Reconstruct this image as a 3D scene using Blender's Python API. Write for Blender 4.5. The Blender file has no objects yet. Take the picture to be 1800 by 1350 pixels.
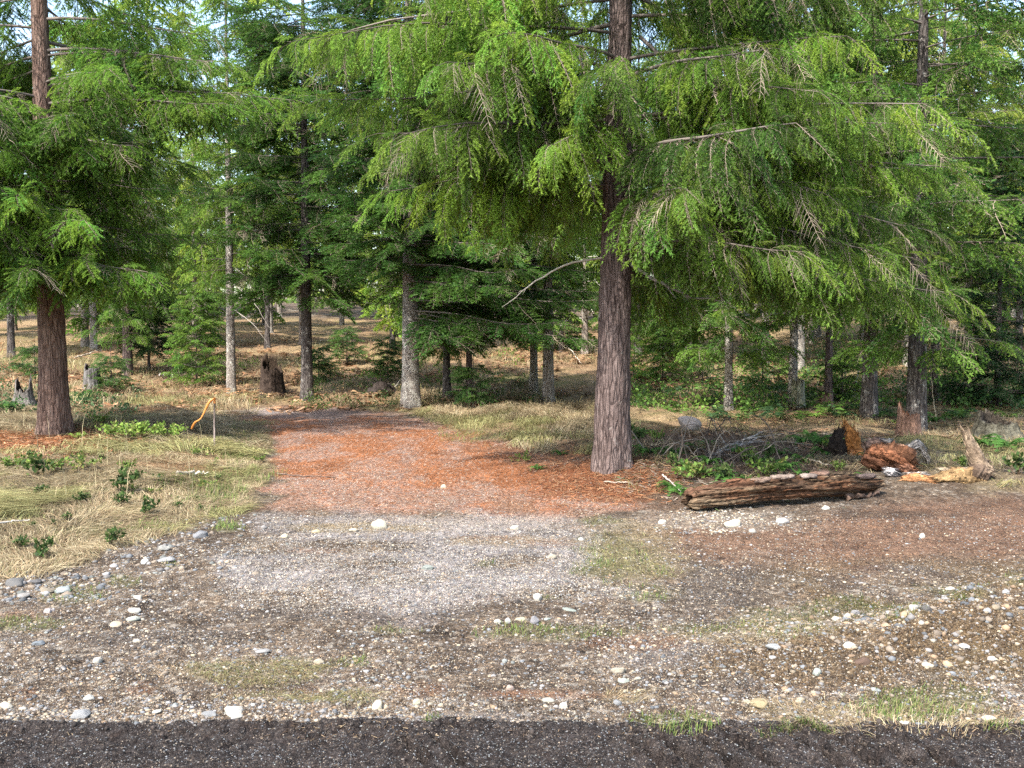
import bpy, math, random
import numpy as np
R = math.radians

# ------------------------------------------------------------------ camera, sky, sun, exposure
scene = bpy.context.scene
COL = scene.collection
F_PX, CX, CY, CAM_H, PITCH = 1729.0, 900.0, 675.0, 1.7, R(3.1)
cam_d = bpy.data.cameras.new('camera')
cam_d.sensor_width = 36; cam_d.lens = 36 * F_PX / 1800; cam_d.clip_end = 2000; cam_d.clip_start = 0.05
cam = bpy.data.objects.new('camera', cam_d); COL.objects.link(cam)
cam.location = (0, 0, CAM_H); cam.rotation_euler = (R(90) - PITCH, 0, 0)
scene.camera = cam

SUN_EL, SUN_AZ = R(52), R(215)          # azimuth clockwise from +Y (the view direction)
sd = np.array([math.sin(SUN_AZ) * math.cos(SUN_EL), math.cos(SUN_AZ) * math.cos(SUN_EL), math.sin(SUN_EL)])
world = bpy.data.worlds.new('World'); scene.world = world; world.use_nodes = True
wn = world.node_tree; wn.nodes.clear()
sky = wn.nodes.new('ShaderNodeTexSky'); sky.sky_type = 'NISHITA'; sky.sun_disc = False
sky.sun_elevation = SUN_EL; sky.sun_rotation = SUN_AZ; sky.air_density = 1.2; sky.dust_density = 2.5
bg = wn.nodes.new('ShaderNodeBackground'); bg.inputs[1].default_value = 0.15
wo = wn.nodes.new('ShaderNodeOutputWorld')
wn.links.new(sky.outputs[0], bg.inputs[0]); wn.links.new(bg.outputs[0], wo.inputs[0])
sun_d = bpy.data.lights.new('sun', 'SUN'); sun_d.energy = 3.2; sun_d.angle = R(0.5); sun_d.color = (1.0, 0.955, 0.88)
sun = bpy.data.objects.new('sun', sun_d); COL.objects.link(sun)
from mathutils import Vector
sun.rotation_euler = Vector(sd).to_track_quat('Z', 'Y').to_euler()
vs = scene.view_settings
vs.view_transform = 'Standard'; vs.look = 'None'; vs.gamma = 1; vs.use_curve_mapping = False
vs.exposure = 1.88
scene.cycles.max_bounces = 10; scene.cycles.diffuse_bounces = 8; scene.cycles.transmission_bounces = 8
scene.cycles.use_denoising = False

# ------------------------------------------------------------------ noise and projection helpers
def _hash(ix, iy, seed):
    h = (ix.astype(np.int64) * 374761393 + iy.astype(np.int64) * 668265263 + seed * 974634777) & 0xFFFFFFFF
    h = ((h ^ (h >> 13)) * 1274126177) & 0xFFFFFFFF
    h = (h ^ (h >> 16)) & 0xFFFF
    return h / 65535.0
def vn(x, y, seed=0):
    x = np.asarray(x, float); y = np.asarray(y, float)
    ix = np.floor(x); iy = np.floor(y); fx = x - ix; fy = y - iy
    fx = fx * fx * (3 - 2 * fx); fy = fy * fy * (3 - 2 * fy)
    a = _hash(ix, iy, seed); b = _hash(ix + 1, iy, seed); c = _hash(ix, iy + 1, seed); d = _hash(ix + 1, iy + 1, seed)
    return (a * (1 - fx) + b * fx) * (1 - fy) + (c * (1 - fx) + d * fx) * fy
def fbm(x, y, seed=0, octv=4, gain=0.5):
    s = 0; a = 1; t = 0
    for o in range(octv):
        s = s + a * vn(np.asarray(x) * 2 ** o + 17.3 * o, np.asarray(y) * 2 ** o + 9.1 * o, seed + o); t += a; a *= gain
    return s / t                                                     # 0..1
def sst(a, b, x):
    t = np.clip((x - a) / (b - a), 0, 1); return t * t * (3 - 2 * t)
cp, sp_ = math.cos(PITCH), math.sin(PITCH)
def project(x, y, z):
    dz = z - CAM_H
    d = np.maximum(y * cp - dz * sp_, 1e-3)
    return CX + F_PX * x / d, CY - F_PX * (y * sp_ + dz * cp) / d
def ray(u, v):
    a = (u - CX) / F_PX; b = (CY - v) / F_PX
    return np.array([a, cp + b * sp_, -sp_ + b * cp])

# ------------------------------------------------------------------ terrain height
LE = np.array([[3, -5.4], [5.5, -4.5], [6.85, -3.65], [7.75, -3.2], [9.8, -2.75], [11.8, -2.95], [14.8, -3.65], [19, -5.1], [22, -9]])
RE = np.array([[8, 2.2], [9.2, 1.1], [11, .75], [13.4, 0.05], [16, -.9], [19, -2.1], [22, -5]])
def xleft(y): return np.interp(y, LE[:, 0], LE[:, 1])
def xright(y): return np.interp(y, RE[:, 0], RE[:, 1])
TREE_I = (1.22, 12.0); 
def H(x, y):
    x = np.asarray(x, float); y = np.asarray(y, float)
    h = 0.0 * x
    bank = 0.22 * sst(0, 1.7, xleft(y) - x) * sst(5.0, 7.5, y) * (1 - .3 * sst(18, 24, y))
    h = h + bank
    rb = 0.10 * sst(0, 1.0, x - xright(y)) * sst(9.6, 11.5, y) * (1 - .4 * sst(15, 21, y))
    h = h + rb
    h = h + 0.10 * np.exp(-((x - 1.25) ** 2 + (y - 12.1) ** 2) / 0.5)
    # gravel windrow on the right, near
    ax, ay, bx, by = 1.15, 4.85, 3.9, 5.75
    t = np.clip(((x - ax) * (bx - ax) + (y - ay) * (by - ay)) / ((bx - ax) ** 2 + (by - ay) ** 2), 0, 1.6)
    d2 = (x - ax - t * (bx - ax)) ** 2 + (y - ay - t * (by - ay)) ** 2
    h = h + (.10 * sst(-0.08, .2, t) + .17 * sst(.1, .8, t)) * np.exp(-d2 / (2 * .27 ** 2)) * (.6 + .5 * vn(x * 2.2, y * 2.2, 5) + .5 * vn(x * 7, y * 7, 6))
    # hummocks beside the track and on the bank
    hm = fbm(x * .9, y * .9, 11, 3) - .5
    side = np.maximum(sst(0.2, 1.4, xleft(y) - x), sst(.2, 1.2, x - xright(y)) * sst(10, 14, y))
    side = np.maximum(side, sst(19.5, 21.5, y))
    h = h + side * hm * 0.28 + (fbm(x * .35, y * .35, 21, 2) - .5) * .10 * sst(6, 16, y)
    # ridge of dry grass behind the right edge of the track
    h = h + 0.16 * np.exp(-((y - 18.6) / 1.3) ** 2) * sst(-1.0, .4, x) * (1 - sst(2.6, 4.0, x)) * (.5 + vn(x * 1.8, y * 1.8, 7))
    # slope behind
    h = h + 1.75 * sst(20.5, 48, y) + 0.055 * np.maximum(y - 44, 0) - .03 * np.maximum(y - 110, 0)
    h = h + .25 * sst(24, 40, y) * (fbm(x * .12, y * .12, 31, 2) - .5) * 2
    # dark wheel-pressed road in front: low shoulder
    rough = (fbm(x * 3.2, y * 3.2, 41, 4) - .5)
    edge = 4.16 + .10 * (fbm(x * 1.1, x * 0 + .3, 51, 3) - .5) * 2
    onroad = 1 - sst(-.02, .03, y - edge)
    h = h + .034 * np.exp(-((y - edge + .05) / .055) ** 2) * (.1 + 1.2 * vn(x * 5, y * 3, 8) + .5 * vn(x * 17, y * 17, 9)) 
    h = h + rough * .045 * (1 - onroad) + rough * .03 * onroad
    h = h + (fbm(x * 14, y * 14, 61, 3) - .5) * (.026 + .012 * onroad) * (1 - sst(14, 20, y))
    # tyre lug marks pressed into the dark road
    for k, (gx, gw) in enumerate([(.52, .03), (.66, .035), (.80, .03), (.95, .028), (1.22, .03), (1.36, .035), (1.49, .035), (1.63, .03), (-.28, .02), (-.42, .018)]):
        yy0 = 3.92; dd = (x - gx - (y - yy0) * -.55)
        h = h - (.10 * np.exp(-(dd / (gw * .85)) ** 4) - .025 * np.exp(-((np.abs(dd) - gw * 1.7) / (gw * .8)) ** 2)) * sst(3.76, 3.82, y) * (1 - sst(3.98, 4.05, y))
    return h
def Hs(x, y): return float(H(np.array([x]), np.array([y]))[0])
def ground_at(u, v, dz=0.0):
    d = ray(u, v); t = 3.0
    o = np.array([0, 0, CAM_H])
    ts = np.concatenate([np.arange(2.5, 40, .04), np.arange(40, 140, .25)])
    P = o[None] + ts[:, None] * d[None]
    below = np.where(P[:, 2] - dz < H(P[:, 0], P[:, 1]))[0]
    k = below[0] if len(below) else len(ts) - 1
    p = P[k]; return np.array([p[0], p[1], Hs(p[0], p[1])])

# ------------------------------------------------------------------ polygon masks in ground-plan space via photo coordinates
def sdf_poly(u, v, poly):
    poly = np.array(poly, float); n = len(poly)
    d = np.full(u.shape, 1e18); inside = np.zeros(u.shape, bool)
    for i in range(n):
        a = poly[i]; b = poly[(i + 1) % n]; e = b - a
        wx = u - a[0]; wy = v - a[1]
        t = np.clip((wx * e[0] + wy * e[1]) / (e @ e), 0, 1)
        d = np.minimum(d, (wx - t * e[0]) ** 2 + (wy - t * e[1]) ** 2)
        c = ((a[1] <= v) & (b[1] > v)) | ((b[1] <= v) & (a[1] > v))
        with np.errstate(divide='ignore', invalid='ignore'):
            xi = a[0] + (v - a[1]) / (b[1] - a[1] if b[1] != a[1] else 1e-9) * e[0]
        inside ^= c & (u < xi)
    d = np.sqrt(d)
    return np.where(inside, d, -d)
P_ROAD = [(380, 716), (560, 716), (700, 733), (830, 758), (990, 800), (1050, 845), (1120, 890), (1040, 908), (880, 905), (690, 905), (560, 890), (470, 900), (478, 800), (470, 750), (420, 728)]
P_GREY = [(470, 905), (620, 905), (1000, 905), (1075, 935), (1010, 990), (1090, 1040), (900, 1068), (640, 1062), (430, 1064), (375, 1020), (400, 965)]
P_RED_R = [(1130, 895), (1330, 925), (1560, 885), (1800, 868), (1900, 868), (1900, 960), (1500, 1015), (1280, 985), (1150, 930)]
P_BANK = [(-400, 720), (60, 700), (420, 705), (470, 745), (480, 800), (470, 850), (430, 900), (340, 925), (200, 965), (90, 1010), (-20, 1020), (-400, 1020)]
P_BACK = [(-900, 560), (-900, 730), (60, 720), (400, 712), (560, 712), (720, 728), (900, 770), (1010, 800), (1120, 770), (1300, 752), (1480, 760), (1700, 800), (2700, 850), (2700, 560)]

# ------------------------------------------------------------------ mesh and material helpers
def new_mesh(name, verts, faces, mats, col=None, smooth=False, midx=None):
    """verts (N,3); faces (M,3) or (M,4) int array, or list of such arrays"""
    me = bpy.data.meshes.new(name)
    fl = faces if isinstance(faces, list) else [faces]
    fl = [np.asarray(f, np.int32) for f in fl if len(f)]
    nv = len(verts)
    me.vertices.add(nv); me.vertices.foreach_set('co', np.asarray(verts, np.float32).ravel())
    loops = np.concatenate([f.ravel() for f in fl]); me.loops.add(len(loops)); me.loops.foreach_set('vertex_index', loops)
    cnt = np.concatenate([np.full(len(f), f.shape[1], np.int32) for f in fl])
    st = np.concatenate([[0], np.cumsum(cnt)[:-1]]).astype(np.int32)
    me.polygons.add(len(cnt)); me.polygons.foreach_set('loop_start', st); me.polygons.foreach_set('loop_total', cnt)
    if midx is not None: me.polygons.foreach_set('material_index', np.asarray(midx, np.int32))
    if smooth: me.polygons.foreach_set('use_smooth', np.ones(len(cnt), bool))
    for m in (mats if isinstance(mats, (list, tuple)) else [mats]): me.materials.append(m)
    me.update(calc_edges=True)
    if col is not None:
        at = me.attributes.new('col', 'FLOAT_COLOR', 'POINT')
        c4 = np.ones((nv, 4), np.float32); c4[:, :3] = col
        at.data.foreach_set('color', c4.ravel())
    return me
def link(name, me, parent=None, loc=None):
    o = bpy.data.objects.new(name, me); COL.objects.link(o)
    if parent is not None: o.parent = parent
    if loc is not None: o.location = loc
    return o
def tag(o, label=None, cat=None, group=None, kind=None):
    if label: o['label'] = label
    if cat: o['category'] = cat
    if group: o['group'] = group
    if kind: o['kind'] = kind
    return o
def thing(name, label, cat, loc, group=None, rz=0):
    o = bpy.data.objects.new(name, None); COL.objects.link(o)
    o.location = loc; o.rotation_euler = (0, 0, rz); o.empty_display_size = .2
    return tag(o, label, cat, group)
def copy_tree(o, parent=None):
    c = o.copy(); COL.objects.link(c); c.parent = parent
    for ch in list(o.children): copy_tree(ch, c)
    return c

class NT:
    def __init__(s, name):
        s.m = bpy.data.materials.new(name); s.m.use_nodes = True; s.t = s.m.node_tree; s.t.nodes.clear()
        s.out = s.n('ShaderNodeOutputMaterial')
    def n(s, typ, **kw):
        nd = s.t.nodes.new(typ)
        for k, v in kw.items(): setattr(nd, k, v)
        return nd
    def l(s, a, b): s.t.links.new(a, b)
    def noise(s, vec, scale, detail=4, rough=.6, dist=0):
        n = s.n('ShaderNodeTexNoise'); n.inputs['Scale'].default_value = scale; n.inputs['Detail'].default_value = detail
        n.inputs['Roughness'].default_value = rough; n.inputs['Distortion'].default_value = dist
        if vec is not None: s.l(vec, n.inputs['Vector'])
        return n.outputs['Fac']
    def voro(s, vec, scale, feature='F1', out='Distance'):
        n = s.n('ShaderNodeTexVoronoi'); n.feature = feature; n.inputs['Scale'].default_value = scale
        if vec is not None: s.l(vec, n.inputs['Vector'])
        return n.outputs[out]
    def ramp(s, fac, stops):
        n = s.n('ShaderNodeValToRGB'); e = n.color_ramp.elements
        while len(e) < len(stops): e.new(.5)
        for q, (p, c) in zip(e, stops): q.position = p; q.color = (*c, 1) if len(c) == 3 else c
        s.l(fac, n.inputs[0]); return n.outputs[0]
    def mix(s, fac, a, b, mode='MIX'):
        n = s.n('ShaderNodeMix', data_type='RGBA', blend_type=mode); 
        for sock, v in ((n.inputs[0], fac), (n.inputs[6], a), (n.inputs[7], b)):
            if hasattr(v, 'links'): s.l(v, sock)
            elif isinstance(v, (int, float)): sock.default_value = v
            else: sock.default_value = (*v, 1)
        return n.outputs[2]
    def math(s, op, a, b=0.0):
        n = s.n('ShaderNodeMath', operation=op)
        for sock, v in ((n.inputs[0], a), (n.inputs[1], b)):
            if hasattr(v, 'links'): s.l(v, sock)
            else: sock.default_value = v
        return n.outputs[0]
    def mapping(s, vec, scale):
        n = s.n('ShaderNodeMapping'); n.inputs['Scale'].default_value = scale; s.l(vec, n.inputs['Vector']); return n.outputs[0]
    def coord(s, which='Object'): return s.n('ShaderNodeTexCoord').outputs[which]
    def attr(s, name): return s.n('ShaderNodeAttribute', attribute_name=name).outputs['Color']
    def bsdf(s, base, rough=.9, spec=.2, bump=None, bstr=.5, bdist=.02, transl=0):
        p = s.n('ShaderNodeBsdfPrincipled')
        if hasattr(base, 'links'): s.l(base, p.inputs['Base Color'])
        else: p.inputs['Base Color'].default_value = (*base, 1)
        if hasattr(rough, 'links'): s.l(rough, p.inputs['Roughness'])
        else: p.inputs['Roughness'].default_value = rough
        p.inputs['Specular IOR Level'].default_value = spec
        if bump is not None:
            b = s.n('ShaderNodeBump'); b.inputs['Strength'].default_value = bstr; b.inputs['Distance'].default_value = bdist
            s.l(bump, b.inputs['Height']); s.l(b.outputs[0], p.inputs['Normal'])
        res = p.outputs[0]
        if transl > 0:
            t = s.n('ShaderNodeBsdfTranslucent')
            if hasattr(base, 'links'): s.l(base, t.inputs[0])
            else: t.inputs[0].default_value = (*base, 1)
            mx = s.n('ShaderNodeMixShader'); mx.inputs[0].default_value = transl
            s.l(res, mx.inputs[1]); s.l(t.outputs[0], mx.inputs[2]); res = mx.outputs[0]
        s.l(res, s.out.inputs[0]); return s.m

def m_attr(name, rough=.8, transl=0.0, spec=.15):
    s = NT(name); return s.bsdf(s.attr('col'), rough, spec, transl=transl)
M_NEEDLE = m_attr('needle_foliage', .55, .5, .2)
M_LEAF = m_attr('leaf_foliage', .55, .35, .12)
M_BLADE = m_attr('grass_blades', .8, .3, .15)
M_TWIG = m_attr('twig_wood', .9, 0, .1)
def m_stone(name):
    s = NT(name); oc = s.coord('Object'); c = s.attr('col')
    n1 = s.noise(oc, 35, 5, .7)
    c2 = s.mix(1.0, c, s.ramp(n1, [(.25, (.62, .6, .58)), (.7, (1.12, 1.1, 1.06))]), 'MULTIPLY')
    return s.bsdf(c2, .85, .25, s.noise(oc, 90, 6, .7), .5, .01)
M_STONE = m_stone('field_stone')
def m_ground():
    s = NT('ground_soil'); g = s.coord('Object'); c = s.attr('col')
    n1 = s.noise(g, 26, 6, .75); n2 = s.noise(g, 95, 4, .7); n3 = s.noise(g, 6, 4, .6)
    c = s.mix(1.0, c, s.ramp(n1, [(.3, (.55, .53, .52)), (.5, (.95, .95, .95)), (.72, (1.35, 1.32, 1.28))]), 'MULTIPLY')
    c = s.mix(1.0, c, s.ramp(n2, [(.32, (.6, .59, .58)), (.5, (1, 1, 1)), (.7, (1.4, 1.38, 1.35))]), 'MULTIPLY')
    c = s.mix(1.0, c, s.ramp(n3, [(.3, (.85, .85, .86)), (.7, (1.12, 1.1, 1.08))]), 'MULTIPLY')
    # packed pebbles of two sizes, each with its own tone and a dark gap round it
    wv = s.n('ShaderNodeVectorMath', operation='ADD'); sc_ = s.n('ShaderNodeVectorMath', operation='SCALE'); nz = s.n('ShaderNodeTexNoise'); nz.inputs['Scale'].default_value = 40; s.l(g, nz.inputs['Vector'])
    s.l(nz.outputs['Color'], sc_.inputs[0]); sc_.inputs['Scale'].default_value = .02; s.l(g, wv.inputs[0]); s.l(sc_.outputs[0], wv.inputs[1]); gw = wv.outputs[0]
    def cells(scale, lo, hi, gap):
        n = s.n('ShaderNodeTexVoronoi'); n.inputs['Scale'].default_value = scale; s.l(gw, n.inputs['Vector']); sep = s.n('ShaderNodeSeparateColor'); s.l(n.outputs['Color'], sep.inputs[0])
        e = s.voro(gw, scale, 'DISTANCE_TO_EDGE')
        return s.ramp(sep.outputs[0], [(0, lo), (.55, (.95, .95, .95)), (1, hi)]), s.ramp(e, [(0, gap), (.16, (1, 1, 1))]), e, sep.outputs[1]
    t1, g1, e1, r1 = cells(95, (.5, .49, .5), (1.75, 1.68, 1.55), (.5, .48, .46)); t2, g2, e2, r2 = cells(42, (.55, .56, .6), (1.7, 1.62, 1.45), (.42, .4, .38))
    big = s.ramp(r2, [(.62, (0, 0, 0)), (.66, (1, 1, 1))]); patch = s.ramp(n3, [(.38, (.25, .25, .25)), (.6, (1, 1, 1))])
    c = s.mix(patch, c, s.mix(1.0, s.mix(1.0, c, t1, 'MULTIPLY'), g1, 'MULTIPLY'))
    cb = s.mix(1.0, s.mix(1.0, c, t2, 'MULTIPLY'), g2, 'MULTIPLY'); c = s.mix(s.math('MULTIPLY', big, .8), c, cb)
    v = s.math('ADD', s.math('MINIMUM', e1, .2), s.math('MULTIPLY', big, s.math('MULTIPLY', s.math('MINIMUM', e2, .25), 2)))
    b = s.math('ADD', s.math('MULTIPLY', n1, .8), s.math('ADD', s.math('MULTIPLY', n2, .3), s.math('MULTIPLY', v, 1.6)))
    return s.bsdf(c, .95, .12, b, .9, .02)
M_GROUND = m_ground()
def m_bark(name, dark, mid, light, lichen, lich_amt, vscale=1.0, rings=False):
    s = NT(name); oc = s.coord('Object')
    mp = s.mapping(oc, (1, 1, .17 if not rings else 1.6))
    n1 = s.noise(mp, 16 * vscale, 6, .7, .6); v1 = s.voro(mp, 22 * vscale, 'DISTANCE_TO_EDGE'); n2 = s.noise(oc, 60, 5, .7)
    c = s.ramp(n1, [(.3, dark), (.52, mid), (.72, light)])
    crack = s.ramp(v1, [(0, (.42, .40, .40)), (.12, (1, 1, 1))])
    c = s.mix(.6, c, crack, 'MULTIPLY')
    c = s.mix(.6, c, s.ramp(n2, [(.3, (.6, .6, .6)), (.7, (1.4, 1.4, 1.4))]), 'MULTIPLY')
    nl = s.noise(s.mapping(oc, (1, 1, .6)), 7, 6, .75); lm = s.ramp(nl, [(.62 - lich_amt, (0, 0, 0)), (.66 - lich_amt + .04, (1, 1, 1))])
    nl2 = s.noise(oc, 42, 4, .7); lm2 = s.ramp(nl2, [(.45, (0, 0, 0)), (.56, (1, 1, 1))])
    lm = s.math('MULTIPLY', lm, lm2)
    c = s.mix(lm, c, lichen)
    b = s.math('ADD', n1, s.math('ADD', s.math('MULTIPLY', s.math('MINIMUM', v1, .15), 4), s.math('MULTIPLY', n2, .4)))
    return s.bsdf(c, .92, .12, b, 1.0, .03)
BK_BIG = m_bark('douglas_bark', (.05, .035, .032), (.145, .108, .098), (.23, .18, .165), (.36, .35, .31), .02)
BK_LEFT = m_bark('red_brown_bark', (.065, .04, .032), (.19, .125, .098), (.28, .205, .165), (.34, .31, .27), .0)
BK_PALE = m_bark('pale_mottled_bark', (.08, .065, .056), (.32, .28, .245), (.52, .48, .42), (.62, .59, .52), .14, 1.2, True)
BK_DARK = m_bark('grey_dark_bark', (.03, .026, .025), (.10, .085, .078), (.19, .17, .155), (.42, .40, .36), .08)
BK_BONE = m_bark('bleached_bark', (.18, .145, .12), (.30, .25, .215), (.40, .35, .31), (.46, .43, .38), .1)
def m_rot(name, dark, mid, light, axis=(1, 1, 1)):
    s = NT(name); oc = s.coord('Object'); mp = s.mapping(oc, axis)
    n1 = s.noise(mp, 9, 7, .72, 1.2); n2 = s.noise(mp, 40, 5, .7); n3 = s.noise(oc, 3.2, 4, .6)
    c = s.ramp(n1, [(.3, dark), (.47, mid), (.66, light)])
    c = s.mix(.8, c, s.ramp(n2, [(.3, (.4, .38, .36)), (.55, (1, 1, 1)), (.75, (1.35, 1.35, 1.35))]), 'MULTIPLY')
    c = s.mix(.7, c, s.ramp(n3, [(.35, (.45, .42, .42)), (.62, (1.15, 1.12, 1.1))]), 'MULTIPLY')
    return s.bsdf(c, .9, .1, s.math('ADD', n1, s.math('MULTIPLY', n2, .5)), 1.0, .03)

# ------------------------------------------------------------------ basic solids (numpy)
def tube(pts, rad, ns=6, cap=True, jit=None):
    """returns verts, quads, tris for a swept tube"""
    pts = np.asarray(pts, float); rad = np.asarray(rad, float); n = len(pts)
    tg = np.gradient(pts, axis=0); tg /= np.linalg.norm(tg, axis=1, keepdims=True) + 1e-9
    ref = np.array([0.31, .17, .94]) if abs(tg[:, 2]).mean() < .8 else np.array([1, 0.1, 0])
    a = np.cross(tg, ref); a /= np.linalg.norm(a, axis=1, keepdims=True); b = np.cross(tg, a)
    th = np.arange(ns) * 2 * math.pi / ns
    rr = rad[:, None] * np.ones(ns)[None]
    if jit is not None: rr = rr * jit(n, ns)
    V = pts[:, None] + rr[..., None] * (np.cos(th)[None, :, None] * a[:, None] + np.sin(th)[None, :, None] * b[:, None])
    V = V.reshape(-1, 3)
    i = np.arange(n - 1)[:, None] * ns; j = np.arange(ns)[None]; j2 = (j + 1) % ns
    Q = np.stack([i + j, i + ns + j, i + ns + j2, i + j2], -1).reshape(-1, 4)[:, ::-1]
    T = np.zeros((0, 3), int)
    if cap:
        V = np.concatenate([V, pts[:1], pts[-1:]]); c0, c1 = len(V) - 2, len(V) - 1; k = np.arange(ns); k2 = (k + 1) % ns
        e = (n - 1) * ns
        T = np.concatenate([np.stack([np.full(ns, c0), k, k2], -1), np.stack([np.full(ns, c1), e + k2, e + k], -1)])
    return V, Q, T
class Geo:
    def __init__(s): s.v = []; s.q = []; s.t = []; s.c = []; s.n = 0
    def add(s, V, Q=None, T=None, col=(1, 1, 1)):
        s.v.append(np.asarray(V, float))
        if Q is not None and len(Q): s.q.append(np.asarray(Q) + s.n)
        if T is not None and len(T): s.t.append(np.asarray(T) + s.n)
        c = np.empty((len(V), 3)); c[:] = col; s.c.append(c); s.n += len(V)
    def mesh(s, name, mat, smooth=False):
        fs = []
        if s.q: fs.append(np.concatenate(s.q))
        if s.t: fs.append(np.concatenate(s.t))
        return new_mesh(name, np.concatenate(s.v), fs, mat, np.concatenate(s.c), smooth)
def ico(sub):
    import bmesh
    bm = bmesh.new(); bmesh.ops.create_icosphere(bm, subdivisions=sub, radius=1)
    V = np.array([v.co[:] for v in bm.verts]); T = np.array([[v.index for v in f.verts] for f in bm.faces]); bm.free(); return V, T
ICO1, ICO2, ICO3 = ico(1), ico(2), ico(3)
def rock_shape(rng, src, flat=.65, ang=.5):
    V, T = src; V = V.copy()
    for k in range(int(7 + 8 * ang)):
        d = rng.normal(size=3); d /= np.linalg.norm(d); lim = rng.uniform(.62, .92)
        p = V @ d; over = p > lim; V[over] -= np.outer((p[over] - lim) * (.55 + .45 * ang), d)
    V *= rng.uniform(.75, 1.2, 3) * np.array([1, .85, flat])
    V += .035 * np.stack([np.sin(V[:, (i + 1) % 3] * 7 + rng.uniform(0, 6)) for i in range(3)], -1)
    V /= np.abs(V[:, 0]).max()
    return V, T
#GROUND
# ------------------------------------------------------------------ ground sheet
def pmask(u, v, poly, soft, warp, x, y, ws=1.2, seed=0):
    """soft polygon mask; the outline is roughened with noise; v distances count for more far away"""
    k = np.clip((v - 560) / 500, .12, 1.4)
    wu = u + (fbm(x * ws, y * ws, 71 + seed, 4) - .5) * 2 * warp * 2.2 * (.4 + .6 * k)
    wv = v + (fbm(x * ws, y * ws, 171 + seed, 4) - .5) * 2 * warp * k
    sd = sdf_poly(wu, wv * 1.0, poly)
    return sst(-soft, soft, sd / (.35 + .65 * k))
def emask(u, v, cu, cv, ru, rv, x, y, seed=0):
    n = fbm(x * 2.9, y * 2.9, 271 + seed, 5, .6)
    d = np.sqrt(((u - cu) / ru) ** 2 + ((v - cv) / rv) ** 2)
    return sst(1.3, .5, d + (n - .5) * 1.9)
GREEN = [(1090, 975, 75, 42), (1140, 1046, 55, 16), (1060, 1003, 45, 16), (1385, 1092, 120, 24), (1545, 1072, 70, 14), (1230, 1105, 50, 10), (1190, 1270, 75, 18), (1620, 1235, 120, 30),
         (1760, 1285, 80, 14), (1400, 1290, 60, 10), (1700, 1225, 40, 16), (960, 1110, 130, 14), (700, 1108, 60, 10), (620, 1165, 40, 12), (120, 1045, 60, 20), (40, 1095, 70, 12), (215, 1020, 30, 12), (300, 990, 20, 8),
         (150, 935, 60, 14), (250, 925, 50, 12), (380, 850, 80, 34), (350, 890, 60, 18), (425, 780, 40, 30), (400, 925, 30, 10), (840, 765, 60, 14), (1060, 915, 40, 6), (1180, 690, 70, 40), (760, 1265, 20, 8), (970, 1050, 25, 5), (855, 990, 20, 6),
         (1690, 1040, 80, 16), (1790, 1020, 40, 14), (1500, 1060, 60, 10), (1460, 800, 60, 12)]
STRAW = [(430, 1175, 130, 24), (560, 1225, 120, 14), (1600, 1270, 200, 34), (1420, 1250, 130, 20), (1300, 1120, 110, 12), (1400, 1105, 100, 22), (1100, 1225, 60, 12), (1120, 970, 90, 46), (1660, 820, 140, 26), (1790, 850, 70, 20)]
REDS = [(735, 1212, 45, 14), (50, 1220, 25, 12), (250, 1212, 20, 10), (900, 1220, 120, 10), (980, 955, 80, 6), (560, 968, 45, 5), (540, 1215, 40, 8), (1110, 1130, 90, 12), (20, 1080, 50, 10), (860, 945, 60, 5), (1000, 1222, 140, 9)]
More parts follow.
